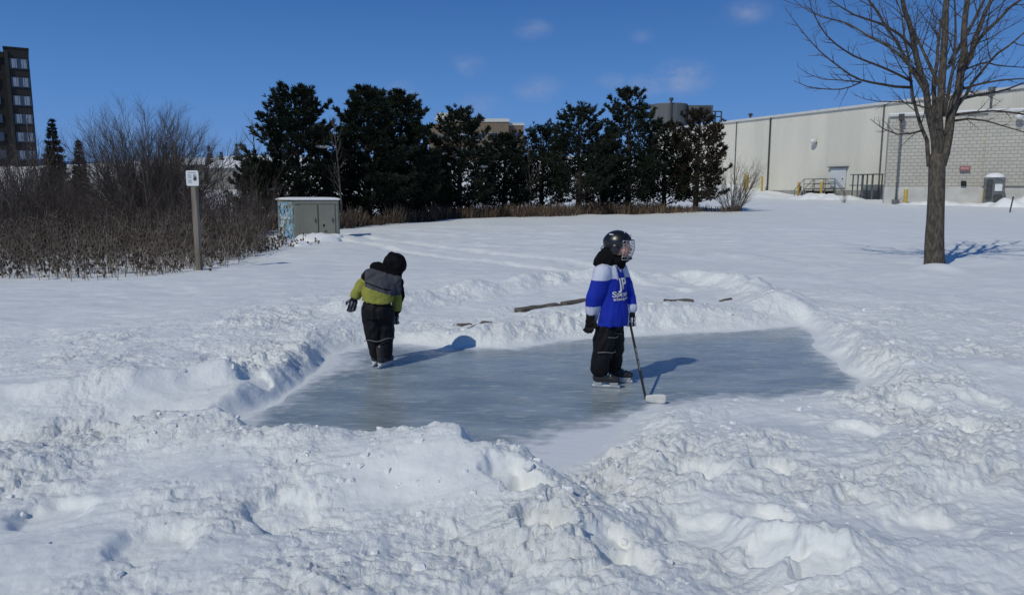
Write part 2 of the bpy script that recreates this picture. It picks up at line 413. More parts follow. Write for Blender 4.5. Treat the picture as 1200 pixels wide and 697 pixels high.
# the ice: a flat sheet under the banks' feet, dusted with snow towards its edges
def build_ice():
    rc = np.array(RINK); x0, y0 = rc.min(0) - .3; x1, y1 = rc.max(0) + .3; st = .045
    xs = np.arange(x0, x1, st); ys = np.arange(y0, y1, st); X, Y = np.meshgrid(xs, ys, indexing='ij'); sd = poly_sd(X.ravel(), Y.ravel(), RINK).reshape(X.shape)
    keep = sd < .28; idx = -np.ones(X.shape, int); idx[keep] = np.arange(keep.sum()); mb = MB()
    mb.v = [(a, b, 0.0) for a, b in zip(X[keep], Y[keep])]
    q = np.stack([idx[:-1,:-1], idx[1:,:-1], idx[1:,1:], idx[:-1,1:]], -1).reshape(-1, 4); q = q[(q >= 0).all(1)]
    mb.f = [tuple(int(k) for k in r) for r in q]; mb.m = [0]*len(mb.f)
    o = mb.build('rink_ice', M['ice'], smooth=True); at_ = o.data.attributes.new('frost', 'FLOAT', 'POINT')
    ex, ey = at(690, 530, 0); fr = np.exp(np.minimum(sd, 0)/.20) + 1.1*np.exp(-((X-ex)**2 + ((Y-ey)*1.0)**2)/.55**2) + .5*np.exp(-((X-at(400,425)[0])**2 + (Y-at(400,425)[1])**2)/.6**2)
    at_.data.foreach_set('value', fr[keep].astype(np.float32)); tag(o, kind='structure')
build_ice()

# loose crumbs and clods of snow thrown up along the banks
def build_clods():
    rs = np.random.RandomState(5); mb = MB()
    phi = (1+5**.5)/2
    ico = [(-1,phi,0),(1,phi,0),(-1,-phi,0),(1,-phi,0),(0,-1,phi),(0,1,phi),(0,-1,-phi),(0,1,-phi),(phi,0,-1),(phi,0,1),(-phi,0,-1),(-phi,0,1)]
    icf = [(0,11,5),(0,5,1),(0,1,7),(0,7,10),(0,10,11),(1,5,9),(5,11,4),(11,10,2),(10,7,6),(7,1,8),(3,9,4),(3,4,2),(3,2,6),(3,6,8),(3,8,9),(4,9,5),(2,4,11),(6,2,10),(8,6,7),(9,8,1)]
    ico = np.array(ico)/np.linalg.norm(ico[0])
    N = 4200; th = rs.uniform(R(-38), R(38), N); r = 2.7*np.exp(rs.rand(N)*1.35)
    x = r*np.sin(th); y = r*np.cos(th)
    sd = poly_sd(x, y, RINK)
    keep = (sd > .12) & ((sd < .9) | (rs.rand(N) < .30)) & ((r < 5.5) | (sd < 1.4)) & (gn(x*1.3, y*1.3, 7) > -.12)
    x, y = x[keep], y[keep]
    z = terrain(x, y, np.full_like(x, .01))
    for a, b, c in zip(x, y, z):
        s = .0045 + .026*rs.rand()**6 ; s *= 1 + .25*(np.hypot(a, b) > 5)
        v = ico*(1 + .8*(rs.rand(12, 1)-.5))*np.array([1, 1, .7])*s*(.8+.4*rs.rand(3))
        w = rs.rand()*6.28; cw, sw = math.cos(w), math.sin(w)
        v = np.stack([v[:,0]*cw-v[:,1]*sw, v[:,0]*sw+v[:,1]*cw, v[:,2]], -1) + np.array([a, b, c - s*.05])
        mb.add(v, icf)
    o = mb.build('snow_crumbs', M['snow'], smooth=False)
    tag(o, 'loose crumbs and clods of snow scattered over the banks round the ice', 'snow crumbs', kind='stuff')
build_clods()

# ------------------------------------------------------------------ daylight
SUN_EL = R(44); SX, SY = 0.635, 0.772
sd_ = bpy.data.lights.new('sun', 'SUN'); sd_.energy = 5.0; sd_.angle = R(0.53); sd_.color = (1.0, 0.985, 0.885)
sun = bpy.data.objects.new('sun', sd_); C.objects.link(sun)
dv = Vector((SX*math.cos(SUN_EL), SY*math.cos(SUN_EL), -math.sin(SUN_EL)))
sun.rotation_euler = dv.to_track_quat('-Z', 'Y').to_euler(); sun.location = (-5, -5, 20)
w = bpy.data.worlds.new('World'); scene.world = w; w.use_nodes = True; nt = w.node_tree; N = nt.nodes; Lk = nt.links
bg = N['Background']; sky = N.new('ShaderNodeTexSky'); sky.sky_type = 'NISHITA'; sky.sun_disc = False
sky.sun_elevation = SUN_EL; sky.sun_rotation = math.atan2(-SX, -SY); sky.altitude = 300; sky.air_density = 0.9; sky.dust_density = 0.0; sky.ozone_density = 5.0
bg.inputs['Strength'].default_value = 0.12
# a few thin scraps of cloud, fixed in the sky by direction
tc = N.new('ShaderNodeTexCoord'); nz = N.new('ShaderNodeTexNoise'); nz.inputs['Scale'].default_value = 16; nz.inputs['Detail'].default_value = 7; nz.inputs['Roughness'].default_value = .6
mpn = N.new('ShaderNodeMapping'); mpn.inputs['Scale'].default_value = (1, 1, 1.8); Lk.new(tc.outputs['Generated'], mpn.inputs[0]); Lk.new(mpn.outputs[0], nz.inputs['Vector'])
nr_ = N.new('ShaderNodeMapRange'); nr_.inputs['From Min'].default_value = .38; nr_.inputs['From Max'].default_value = .68; Lk.new(nz.outputs['Fac'], nr_.inputs['Value'])
acc = None
for (px, py, rad, am) in ((800,92,.055,.95),(760,100,.04,.6),(625,35,.032,.55),(545,78,.038,.5),(630,105,.045,.45),(875,14,.040,.5),(752,42,.022,.35),(480,108,.04,.4),(565,128,.05,.35),(715,95,.03,.4),(140,150,.05,.2)):
    d = ray(px, py).normalized()
    vm = N.new('ShaderNodeVectorMath'); vm.operation = 'SUBTRACT'; vm.inputs[1].default_value = d; Lk.new(tc.outputs['Generated'], vm.inputs[0])
    sc = N.new('ShaderNodeVectorMath'); sc.operation = 'MULTIPLY'; sc.inputs[1].default_value = (1, 1, 1.9); Lk.new(vm.outputs[0], sc.inputs[0])
    ln = N.new('ShaderNodeVectorMath'); ln.operation = 'LENGTH'; Lk.new(sc.outputs[0], ln.inputs[0])
    mr = N.new('ShaderNodeMapRange'); mr.interpolation_type = 'SMOOTHSTEP'; mr.inputs['From Min'].default_value = rad; mr.inputs['From Max'].default_value = 0; mr.inputs['To Max'].default_value = am
    Lk.new(ln.outputs['Value'], mr.inputs['Value'])
    if acc is None: acc = mr.outputs[0]
    else:
        ad = N.new('ShaderNodeMath'); ad.operation = 'MAXIMUM'; Lk.new(acc, ad.inputs[0]); Lk.new(mr.outputs[0], ad.inputs[1]); acc = ad.outputs[0]
ml = N.new('ShaderNodeMath'); ml.operation = 'MULTIPLY'; Lk.new(acc, ml.inputs[0]); Lk.new(nr_.outputs[0], ml.inputs[1])
m2 = N.new('ShaderNodeMath'); m2.operation = 'MULTIPLY'; m2.inputs[1].default_value = 1.0; Lk.new(ml.outputs[0], m2.inputs[0])
# the clear cold air of the day is bluer down to the horizon than the sky model gives
sx_ = N.new('ShaderNodeSeparateXYZ'); Lk.new(tc.outputs['Generated'], sx_.inputs[0])
rp = N.new('ShaderNodeValToRGB'); Lk.new(sx_.outputs['Z'], rp.inputs['Fac']); cr = rp.color_ramp
cr.elements[0].position = 0.0; cr.elements[0].color = (.23,.47,.97,1); cr.elements[1].position = 1.0; cr.elements[1].color = (.02,.07,.20,1)
e = cr.elements.new(.12); e.color = (.125,.34,.82,1)
e = cr.elements.new(.27); e.color = (.046,.18,.56,1)
sc_ = N.new('ShaderNodeVectorMath'); sc_.operation = 'SCALE'; sc_.inputs['Scale'].default_value = 14.9; Lk.new(rp.outputs[0], sc_.inputs[0])
m0 = N.new('ShaderNodeMix'); m0.data_type = 'RGBA'; m0.inputs['Factor'].default_value = .90; Lk.new(sky.outputs[0], m0.inputs['A']); Lk.new(sc_.outputs[0], m0.inputs['B'])
mx = N.new('ShaderNodeMix'); mx.data_type = 'RGBA'; mx.inputs['B'].default_value = (6.5, 7.6, 11.0, 1); Lk.new(m2.outputs[0], mx.inputs['Factor']); Lk.new(m0.outputs['Result'], mx.inputs['A'])
Lk.new(mx.outputs['Result'], bg.inputs['Color'])
scene.view_settings.view_transform = 'Standard'; scene.view_settings.look = 'None'; scene.view_settings.gamma = 1; scene.view_settings.exposure = -1.36
scene.cycles.max_bounces = 6; scene.cycles.diffuse_bounces = 3; scene.cycles.use_denoising = True
# ------------------------------------------------------------------ bare wood: trunks, limbs and twigs
rng = random.Random(11)
def branch_path(p, d, length, n, wob, lift, r=rng):
    pts = [Vector(p)]; d = Vector(d).normalized()
    for i in range(n):
        d = (d + Vector((r.uniform(-1,1), r.uniform(-1,1), r.uniform(-1,1)))*wob + Vector((0,0,lift))).normalized()
        pts.append(pts[-1] + d*(length/n))
    return pts
def resample(pts, rads, step):
    out = [Vector(pts[0])]; ro = [rads[0]]
    for i in range(len(pts)-1):
        a, b = Vector(pts[i]), Vector(pts[i+1]); k = max(1, int((b-a).length/step))
        for j in range(1, k+1):
            t = j/k; out.append(a.lerp(b, t)); ro.append(rads[i]*(1-t) + rads[i+1]*t)
    return out, ro
def smooth_path(pts, it=2):
    for _ in range(it):
        q = [pts[0]]
        for i in range(len(pts)-1):
            a, b = Vector(pts[i]), Vector(pts[i+1]); q += [a.lerp(b, .25), a.lerp(b, .75)]
        q.append(pts[-1]); pts = q
    return pts
def twigs(mb, pts, rads, level, spec, r=rng, mi=0):
    """children along a limb; spec = list per level of (spacing, length, radius, angle, lift, start)"""
    if level >= len(spec): return
    sp, ln, rad, ang, lift, st = spec[level]
    total = sum((pts[i+1]-pts[i]).length for i in range(len(pts)-1)); pos = total*st; acc = 0; i = 0
    while pos < total:
        while i < len(pts)-2 and acc + (pts[i+1]-pts[i]).length < pos:
            acc += (pts[i+1]-pts[i]).length; i += 1
        seg = (pts[i+1]-pts[i]); t = (pos-acc)/max(seg.length, 1e-6); p = pts[i] + seg*min(t, 1)
        f = pos/total
        d = seg.normalized(); a = d.orthogonal().normalized(); a.rotate(Matrix.Rotation(r.uniform(0, 6.283), 3, d))
        d2 = (d*math.cos(ang*r.uniform(.7,1.3)) + a*math.sin(ang*r.uniform(.7,1.3)))
        L_ = ln*r.uniform(.55,1.15)*(1.15-.75*f); R_ = min(rad, rads[min(i, len(rads)-1)]*.75)*r.uniform(.8,1.1)
        n = 5 if level == 0 else (4 if level == 1 else 3)
        q = branch_path(p, d2, L_, n, .13, lift, r)
        rr = [R_*(1-.8*k/n) for k in range(n+1)]
        mb.tube(q, rr, 5 if level == 0 else 3, mi, cap=False)
        twigs(mb, q, rr, level+1, spec, r, mi)
        pos += sp*r.uniform(.6,1.4)

def maple():
    D = 15.15; x0, y0 = on(1097, D).xy; z0 = gz(x0, y0) - .08
    root = empty('maple_tree', (x0, y0, z0), 0, 'large leafless tree with many forking limbs standing in the snow at the right', 'tree')
    W = lambda px, py, dd=0: P(px, py, D+dd) - Vector((x0, y0, z0))
    tr = MB()
    def limb(pxs, rads, n=10, mb=tr, nz=0.0):
        pts = [W(*p) for p in pxs]
        pts = [p for p in pts]; q, rr = resample(pts, rads, .22)
        for _ in range(2):
            q = [q[0]] + [(q[i-1]+q[i]*2+q[i+1])/4 for i in range(1, len(q)-1)] + [q[-1]]
        q = [p + Vector(mnoise.noise_vector(p*2.1))*nz for p in q]
        mb.tube(q, rr, n, 0); return q, rr
    # trunk with a root flare
    base_pts = [Vector((0,0,-.15)), Vector((0,0,.05)), Vector((.0,0,.25))]
    limb([(1096,322),(1095,300),(1096,260),(1097,225),(1098,200),(1098,180)], [.235,.19,.165,.155,.155,.14], 16, nz=.02)
    limbs = []
    S = [
      ([(1097,195),(1098,165),(1103,120),(1106,60),(1110,0),(1112,-80),(1108,-170)], [.14,.125,.105,.09,.075,.05,.012]),
      ([(1101,195),(1108,165),(1119,120),(1127,80,.1),(1131,30,.2),(1141,-60,.5),(1150,-160,.8)], [.14,.13,.115,.10,.08,.055,.012]),
      ([(1097,190),(1092,150,-.1),(1085,115,-.3),(1074,55,-.6),(1062,10,-.9),(1040,-60,-1.2),(1020,-130,-1.4)], [.12,.10,.085,.07,.06,.04,.01]),
      ([(1090,195),(1087,165,.1),(1075,130,.2),(1064,95,.3),(1064,65,.4),(1058,20,.6),(1040,-40,.9)], [.06,.055,.045,.038,.03,.02,.008]),
      ([(1122,100,.1),(1135,65,.3),(1150,25,.5),(1168,-20,.9),(1200,-90,1.4)], [.08,.07,.06,.045,.012]),
      ([(1128,75,.1),(1145,50,-.2),(1168,25,-.6),(1200,-5,-1.0),(1250,-40,-1.5)], [.06,.05,.04,.03,.01]),
      ([(1086,118,-.3),(1068,80,-.5),(1050,45,-.8),(1020,5,-1.2),(990,-40,-1.6)], [.05,.042,.034,.026,.008]),
      ([(1084,100,-.3),(1062,72,.0),(1030,48,.3),(990,28,.7),(950,14,1.1),(920,-10,1.3)], [.045,.036,.028,.02,.014,.006]),
      ([(1098,150,.0),(1093,105,.7),(1100,50,1.5),(1108,-10,2.3)], [.07,.06,.045,.012]),
      ([(1112,150),(1128,112,.1),(1150,82,.2),(1180,55,.4),(1225,20,.7)], [.055,.045,.038,.03,.01]),
    ]
    L2 = [
      ([(1066,103,.3),(1045,103,.2),(1022,95,.1),(1008,96),(985,82),(960,60),(940,38),(922,12)], [.03,.026,.022,.02,.016,.012,.009,.004]),
      ([(1010,96),(998,104,-.1),(975,107,-.2),(950,104,-.3),(930,95,-.3)], [.016,.013,.011,.008,.004]),
      ([(1010,96),(985,95,.1),(960,94,.2),(945,88,.3),(935,78,.3)], [.014,.011,.008,.006,.003]),
      ([(1068,96,.3),(1040,80,.1),(1000,66,-.1),(970,45,-.3),(950,15,-.5),(945,-10,-.6)], [.026,.022,.018,.014,.009,.005]),
      ([(1081,153,.1),(1068,159,-.1),(1050,161,-.2),(1035,156,-.3),(1019,140,-.3)], [.022,.018,.014,.010,.004]),
      ([(1117,135,.1),(1140,130,.0),(1165,129,-.1),(1205,134,-.2),(1240,140,-.3)], [.028,.024,.02,.016,.008]),
      ([(1116,142,.1),(1135,134,-.3),(1155,138,-.6),(1180,150,-.9),(1215,158,-1.2)], [.026,.02,.016,.012,.006]),
      ([(1121,118,.1),(1145,110,.2),(1170,110,.4),(1195,99,.6),(1225,88,.8)], [.032,.028,.022,.018,.01]),
      ([(1124,105,.1),(1150,95,-.2),(1175,92,-.4),(1215,94,-.7)], [.026,.02,.016,.008]),
      ([(1124,98,.1),(1135,108,.3),(1148,118,.4),(1160,118,.4),(1168,105,.5)], [.014,.011,.008,.006,.003]),
      ([(1128,84,.1),(1150,72,.4),(1175,78,.7),(1210,80,1.0)], [.022,.018,.013,.006]),
      ([(1075,62,-.5),(1045,30,-.8),(1000,20,-1.0),(965,-5,-1.1)], [.03,.022,.016,.006]),
      ([(1088,128,-.3),(1060,118,-.6),(1030,122,-.8),(1000,112,-1.0)], [.016,.012,.008,.003]),
    ]
    for pxs, rads in S: limbs.append(limb(pxs, [k_*.70 for k_ in rads], 9, nz=.06))
    # the crown is round: limbs also reach towards and away from the path
    for k, (ang, zz) in enumerate(((4.4,3.1),(2.0,3.6),(5.0,4.1))):
        p = Vector((.05*math.cos(ang), .05*math.sin(ang), zz)); d = Vector((math.cos(ang)*.8, math.sin(ang)*.8, 1.0))
        q = branch_path(p, d, 2.9, 12, .07, .05); rr = [.040*(1-.85*i/12) for i in range(13)]
        tr.tube(q, rr, 7); limbs.append((q, rr))
    root_tr = tr.build('trunk', M['bark'], root, smooth=True)
    br = MB(); fine = []
    for pxs, rads in L2: fine.append(limb(pxs, rads, 6, br, nz=.03))
    for q, rr in limbs: twigs(br, q, rr, 0, [(.30, 1.3, .012, .80, .06, .2), (.13, .55, .0060, .75, .05, .15), (.12, .17, .0045, .8, .05, .3)])
    for q, rr in fine: twigs(br, q, rr, 0, [(.19, .50, .0085, .75, .08, .12), (.10, .14, .0048, .8, .06, .3)])
    br.build('branches', M['twig'], root, smooth=True)
    return root
maple()

# ------------------------------------------------------------------ bare shrubs and saplings
def shrub_mesh(seed, h, w, stems, dens=1.0, dome=False, mname='shrub'):
    r = random.Random(seed); mb = MB()
    for k in range(stems):
        a = r.uniform(0, 6.283); t = r.random()**.6; lean = t*w/h
        d = Vector((math.cos(a)*lean, math.sin(a)*lean, 1)); ln = h*r.uniform(.75, 1.0)*math.sqrt(1+lean*lean)*(1-.25*t if dome else 1)
        q = branch_path((math.cos(a)*.12*w*t, math.sin(a)*.12*w*t, -.1), d, ln, 8, .10, .02, r)
        r0 = .012*h/2.5*r.uniform(.7,1.3); rr = [r0*(1-.8*i/8) for i in range(9)]
        mb.tube(q, rr, 4, 0, cap=False)
        twigs(mb, q, rr, 0, [(.22/dens, .30*h, .008*h/2.5+.001, .5, .07, .15), (.16/dens, .13*h, .0055, .55, .05, .2)], r)
    return mb
SH = [shrub_mesh(21, 2.6, 1.5, 16, 1.0).mesh('shrub_stems', M['shrub']), shrub_mesh(22, 2.8, 1.1, 15, .9).mesh('shrub_stems', M['shrub']),
      shrub_mesh(23, 2.1, 1.6, 18, 1.1).mesh('shrub_stems', M['shrub_dark']), shrub_mesh(24, 1.7, 1.2, 16, 1.1).mesh('shrub_stems', M['shrub_red'])]
def shrub(px, D, var, s, rz, label, cat='shrub', group=None):
    p = on(px, D); o = bpy.data.objects.new('bare_shrub', SH[var]); link(o); o.location = (p.x, p.y, gz(p.x, p.y) - .05)
    o.scale = (s, s, s); o.rotation_euler.z = rz; tag(o, label, cat, group); return o
GS = 'bare shrubs of the marsh thicket'
for a in (
  (-60,20,0,1.2,0,'bare grey shrub leaning in at the left edge of the view'),
  (12,21,1,1.2,1,'tall thin bare shrub in front of the foot of the dark tower'),
  (44,23,1,1.35,2,'upright bare shrub to the left of the small pointed spruce'),
  (100,25,0,1.0,.5,'bare shrub in the gap between the small spruce and the domed tree'),
  (128,19,2,1.0,3,'low dark shrub below the left side of the domed bare tree'),
  (195,20,2,1.0,.2,'low dark shrub just left of the sign post, under the domed tree'),
  (60,17.5,3,1.0,4,'low reddish shrub in the weeds, third of the way from left edge to sign'),
  (250,20,3,1.25,5,'reddish bare shrub directly right of the sign post'),
  (268,25,2,1.35,1.1,'wide dark shrub standing between the sign and the big pine'),
  (300,22,0,.8,2.1,'small bare shrub in front of the lower left boughs of the first pine'),
  (305,18.5,3,.62,3.3,'small reddish bush at the left foot of the metal cabinet'),
  (232,27,2,1.4,3.9,'broad dark shrub seen behind the sign board'),
  (160,28,2,1.5,.9,'broad dark shrub hidden behind the domed bare tree'),
  (15,27,2,1.6,2.9,'broad dark shrub behind the thin one at the tower foot'),
  (80,29,2,1.5,5.9,'broad dark shrub behind the small spruces'),
): shrub(*a, group=GS)
def bare_tree(name, px, D, seed, h, w, stems, dens, label, mname='shrub', dome=True, trunk=0):
    p = on(px, D); root = empty(name, (p.x, p.y, gz(p.x, p.y) - .05), 0, label, 'tree')
    mb = MB()
    q = branch_path((0,0,-.1), (0.03,0.02,1), h*(.95 if trunk else .3), 8, .05, .05, random.Random(seed)); rr = [(.05 if trunk else .07)*h/4.5*(1-.75*i/8) for i in range(9)]
    mb.tube(q, rr, 7); mb.build('trunk', M['bark'], root, smooth=True)
    if trunk:
        cb = MB(); twigs(cb, q, rr, 0, [(.22, h*.30, .012, .55, .09, .3), (.16, h*.11, .006, .55, .06, .15)], random.Random(seed+1))
        cb.build('crown', M[mname], root)
    else: shrub_mesh(seed, h, w, stems, dens, dome).build('crown', M[mname], root)
    return root
bare_tree('bare_tree', 172, 23, 41, 4.5, 3.5, 46, 2.3, 'wide domed leafless tree rising above the thicket left of the sign')
bare_tree('sapling', 172, 18.5, 42, 3.0, .5, 5, .8, 'slender pale sapling in the brush left of the sign post', trunk=1)
bare_tree('sapling', 302, 30, 43, 4.6, 1.2, 9, .7, 'thin bare sapling against the sky left of the first pine', trunk=1)
bare_tree('sapling', 400, 29, 44, 4.4, .9, 6, .7, 'pale bare sapling standing between the first two pines', trunk=1)
bare_tree('sapling', 48, 27, 45, 4.3, 1.2, 8, .7, 'bare sapling against the sky beside the dark tower', trunk=1)
bare_tree('bare_bush', 858, 44, 46, 3.9, 2.6, 26, .9, 'spreading pale leafless bush at the right end of the pine row')
bare_tree('sapling', 622, 40, 47, 4.2, .9, 6, .7, 'thin grey sapling among the middle pines', trunk=1)
bare_tree('small_bush', 989, 62, 48, 1.3, .5, 14, 1.2, 'small brown bush beside the warehouse stairs', 'shrub_red')

# ------------------------------------------------------------------ conifers
def tuft(mb, p, d, s, r, n=13, mi=0):
    d = d.normalized(); a = d.orthogonal().normalized(); b = d.cross(a)
    for k in range(n):
        w = r.uniform(0, 6.283); sp = r.uniform(.25, .95)
        v = (d + (a*math.cos(w) + b*math.sin(w))*sp).normalized()*s*r.uniform(.7, 1.25)
        q = v.cross(Vector((r.uniform(-1,1), r.uniform(-1,1), r.uniform(-1,1)))).normalized()*s*.085
        mb.add([p - q*.6, p + q*.6, p + v*.6 + q, p + v, p + v*.6 - q], [(0,1,2,3,4)], mi)
def conifer(name, px, D, top, halfw, label, style='pine', mname='needle', seed=1, low=.10, dens=1.0, group='pines along the far edge of the field', cat=None, gap=0.0, snowy=0):
    r = random.Random(seed); p = on(px, D); zb = float(base(p.x, p.y)) - .1; T = P(px, top, D); h = T.z - zb; w = halfw/FPX*D*1.30
    root = empty(name, (p.x, p.y, zb), 0, label, cat or ('pine tree' if style == 'pine' else 'spruce tree'), group)
    tb = MB(); q = branch_path((0,0,-.2), (T.x*0+.01, .01, 1), h+.1, 10, .03, .05, r)
    q = [Vector((v.x*.5, v.y*.5, v.z)) for v in q]; tb.tube(q, [.030*h*(1-.93*i/10)+.01 for i in range(11)], 8)
    nb = MB(); snow = MB()
    nlev = int((14 if style == 'pine' else 22)*dens**.5 * max(1, h/7)); 
    for i in range(nlev):
        f = (i + r.uniform(-.3,.3))/nlev; f = min(max(f, 0), .97); z = h*(low + (1-low)*f)
        if style == 'pine': prof = (1 - f**1.7)**.65 * (.85 + .15*min(1, f*5)) 
        else: prof = (1-f)**1.0
        nbr = int((7 if style == 'pine' else 9)*(1-.45*f)) + 1; off = r.uniform(0, 6.28)
        for k in range(nbr):
            if r.random() < gap: continue
            a = off + 6.283*k/nbr + r.uniform(-.3,.3); L_ = max(w*prof*r.uniform(.62, 1.12), (.10 if style == 'pine' else .03)*w)
            up = (.25 + .55*f) if style == 'pine' else (-.12 + .3*f)
            b0 = Vector((q[min(10, int(z/h*10))].x, q[min(10, int(z/h*10))].y, z))
            bp = branch_path(b0, (math.cos(a), math.sin(a), up), L_, 6, .10, .06, r)
            tb.tube(bp, [max(.012*h*(1-f)*.5, .012)*(1-.8*j/6) for j in range(7)], 4, 0, cap=False)
            nt_ = max(3, int(L_/w*(40 if style == 'pine' else 30)*dens*(w/2.0)**.5))
            ts = (.205 if style == 'pine' else .17)*(h/7)**.4
            for j in range(nt_):
                t = r.uniform(.18, 1)**.7; ii = min(int(t*6), 5); c = bp[ii].lerp(bp[ii+1], t*6-ii if t < 1 else 1)
                sp = L_*.26*(1.15-t)+.05
                side = Vector((-math.sin(a), math.cos(a), 0))*r.uniform(-1,1)*sp*1.6 + Vector((0,0,1))*r.uniform(-.4,.6)*sp*(.8 if style == 'pine' else .5)
                pp = c + side
                dd = Vector((math.cos(a)*.7, math.sin(a)*.7, .75 if style == 'pine' else .15)) + Vector((r.uniform(-.5,.5), r.uniform(-.5,.5), r.uniform(-.3,.4)))
                tuft(nb, pp, dd, ts*r.uniform(.7,1.3), r, 10)
            if snowy and r.random() < snowy and f < .75:
                c = bp[3].lerp(bp[4], .5) + Vector((0,0,.12)); snow.ell(c, (.14+.22*r.random(), .14+.2*r.random(), .07), nu=9, nv=5)
    for j in range(14 if style == 'pine' else 6):            # leading shoot
        tuft(nb, q[10] + Vector((0,0,-h*.05*r.random()*1.5)), Vector((r.uniform(-.5,.5), r.uniform(-.5,.5), 1.4)), (.26 if style=='pine' else .17), r, 8)
    tb.build('trunk', M['pinebark'], root, smooth=True); nb.build('crown', M[mname], root)
    if snow.v: tag(snow.build('snow_patch', M['snowcap'], root, smooth=True), kind='stuff')
    return root
conifer('pine_tree', 350, 31, 106, 60, 'broad round-topped dark pine behind the metal cabinet, leftmost of the pines', seed=101, dens=1.5, low=.08, snowy=.02)
conifer('pine_tree', 432, 33, 104, 52, 'tall dense dark pine right of the gap with the pale sapling', seed=102, dens=1.8, low=.06)
conifer('pine_tree', 470, 35, 108, 44, 'dense dark pine fused to the right side of its taller neighbour', seed=103, dens=1.8, low=.04)
conifer('pine_tree', 538, 38, 129, 46, 'ragged pine with snow on its boughs in front of the brown apartment block', seed=104, dens=1.3, low=.06, gap=.05, snowy=.10)
conifer('pine_tree', 590, 41, 160, 42, 'low dark pine under the right end of the brown apartment block', seed=105, dens=1.4, low=.05)
conifer('pine_tree', 634, 43, 152, 44, 'small flat-topped pine left of the tall airy pine near the middle', seed=106, dens=1.2, low=.08, gap=.06)
conifer('pine_tree', 678, 41, 126, 48, 'airy layered pine with sky between its boughs above the helmeted child', seed=107, dens=1.2, low=.14, gap=.1)
conifer('pine_tree', 736, 43, 105, 46, 'tallest pine of the right-hand group, just left of the grey roof tank', seed=108, dens=1.3, low=.06, gap=.05)
conifer('pine_tree', 778, 45, 146, 42, 'smaller pine below the grey roof tank', seed=109, dens=1.2, low=.08, gap=.08)
conifer('pine_tree', 815, 44, 128, 40, 'olive brown pine with bare stems, rightmost of the pines', 'pine', 'needle3', seed=110, dens=1.2, low=.10, gap=.08)
conifer('pine_tree', 508, 40, 182, 36, 'low dark pine filling the gap left of the snow dusted pine', seed=111, dens=1.3, low=.04)
conifer('pine_tree', 706, 46, 170, 34, 'low dark pine in the gap between the airy pine and the tallest right-hand pine', seed=112, dens=1.2, low=.04)
conifer('pine_tree', 300, 36, 190, 30, 'low dark pine at the left foot of the broad leftmost pine', seed=113, dens=1.2, low=.04)
GD = 'small spruces far behind the thicket'
conifer('spruce_tree', 67, 34, 139, 17, 'small pointed spruce rising right of the dark tower', 'spruce', 'needle2', seed=121, dens=1.7, group=GD)
conifer('spruce_tree', 95, 36, 164, 11, 'smaller spruce just left of the domed bare tree', 'spruce', 'needle2', seed=122, dens=1.6, group=GD)
conifer('spruce_tree', 250, 95, 170, 7, 'tiny spruce on the snowy skyline above the sign, left of a pair', 'spruce', 'needle2', seed=123, dens=1, group=GD)
conifer('spruce_tree', 280, 95, 168, 9, 'tiny spruce on the snowy skyline, right one of a pair', 'spruce', 'needle2', seed=124, dens=1, group=GD)
conifer('spruce_tree', 262, 100, 178, 8, 'lowest tiny spruce on the skyline in the middle of three', 'spruce', 'needle2', seed=125, dens=1, group=GD)

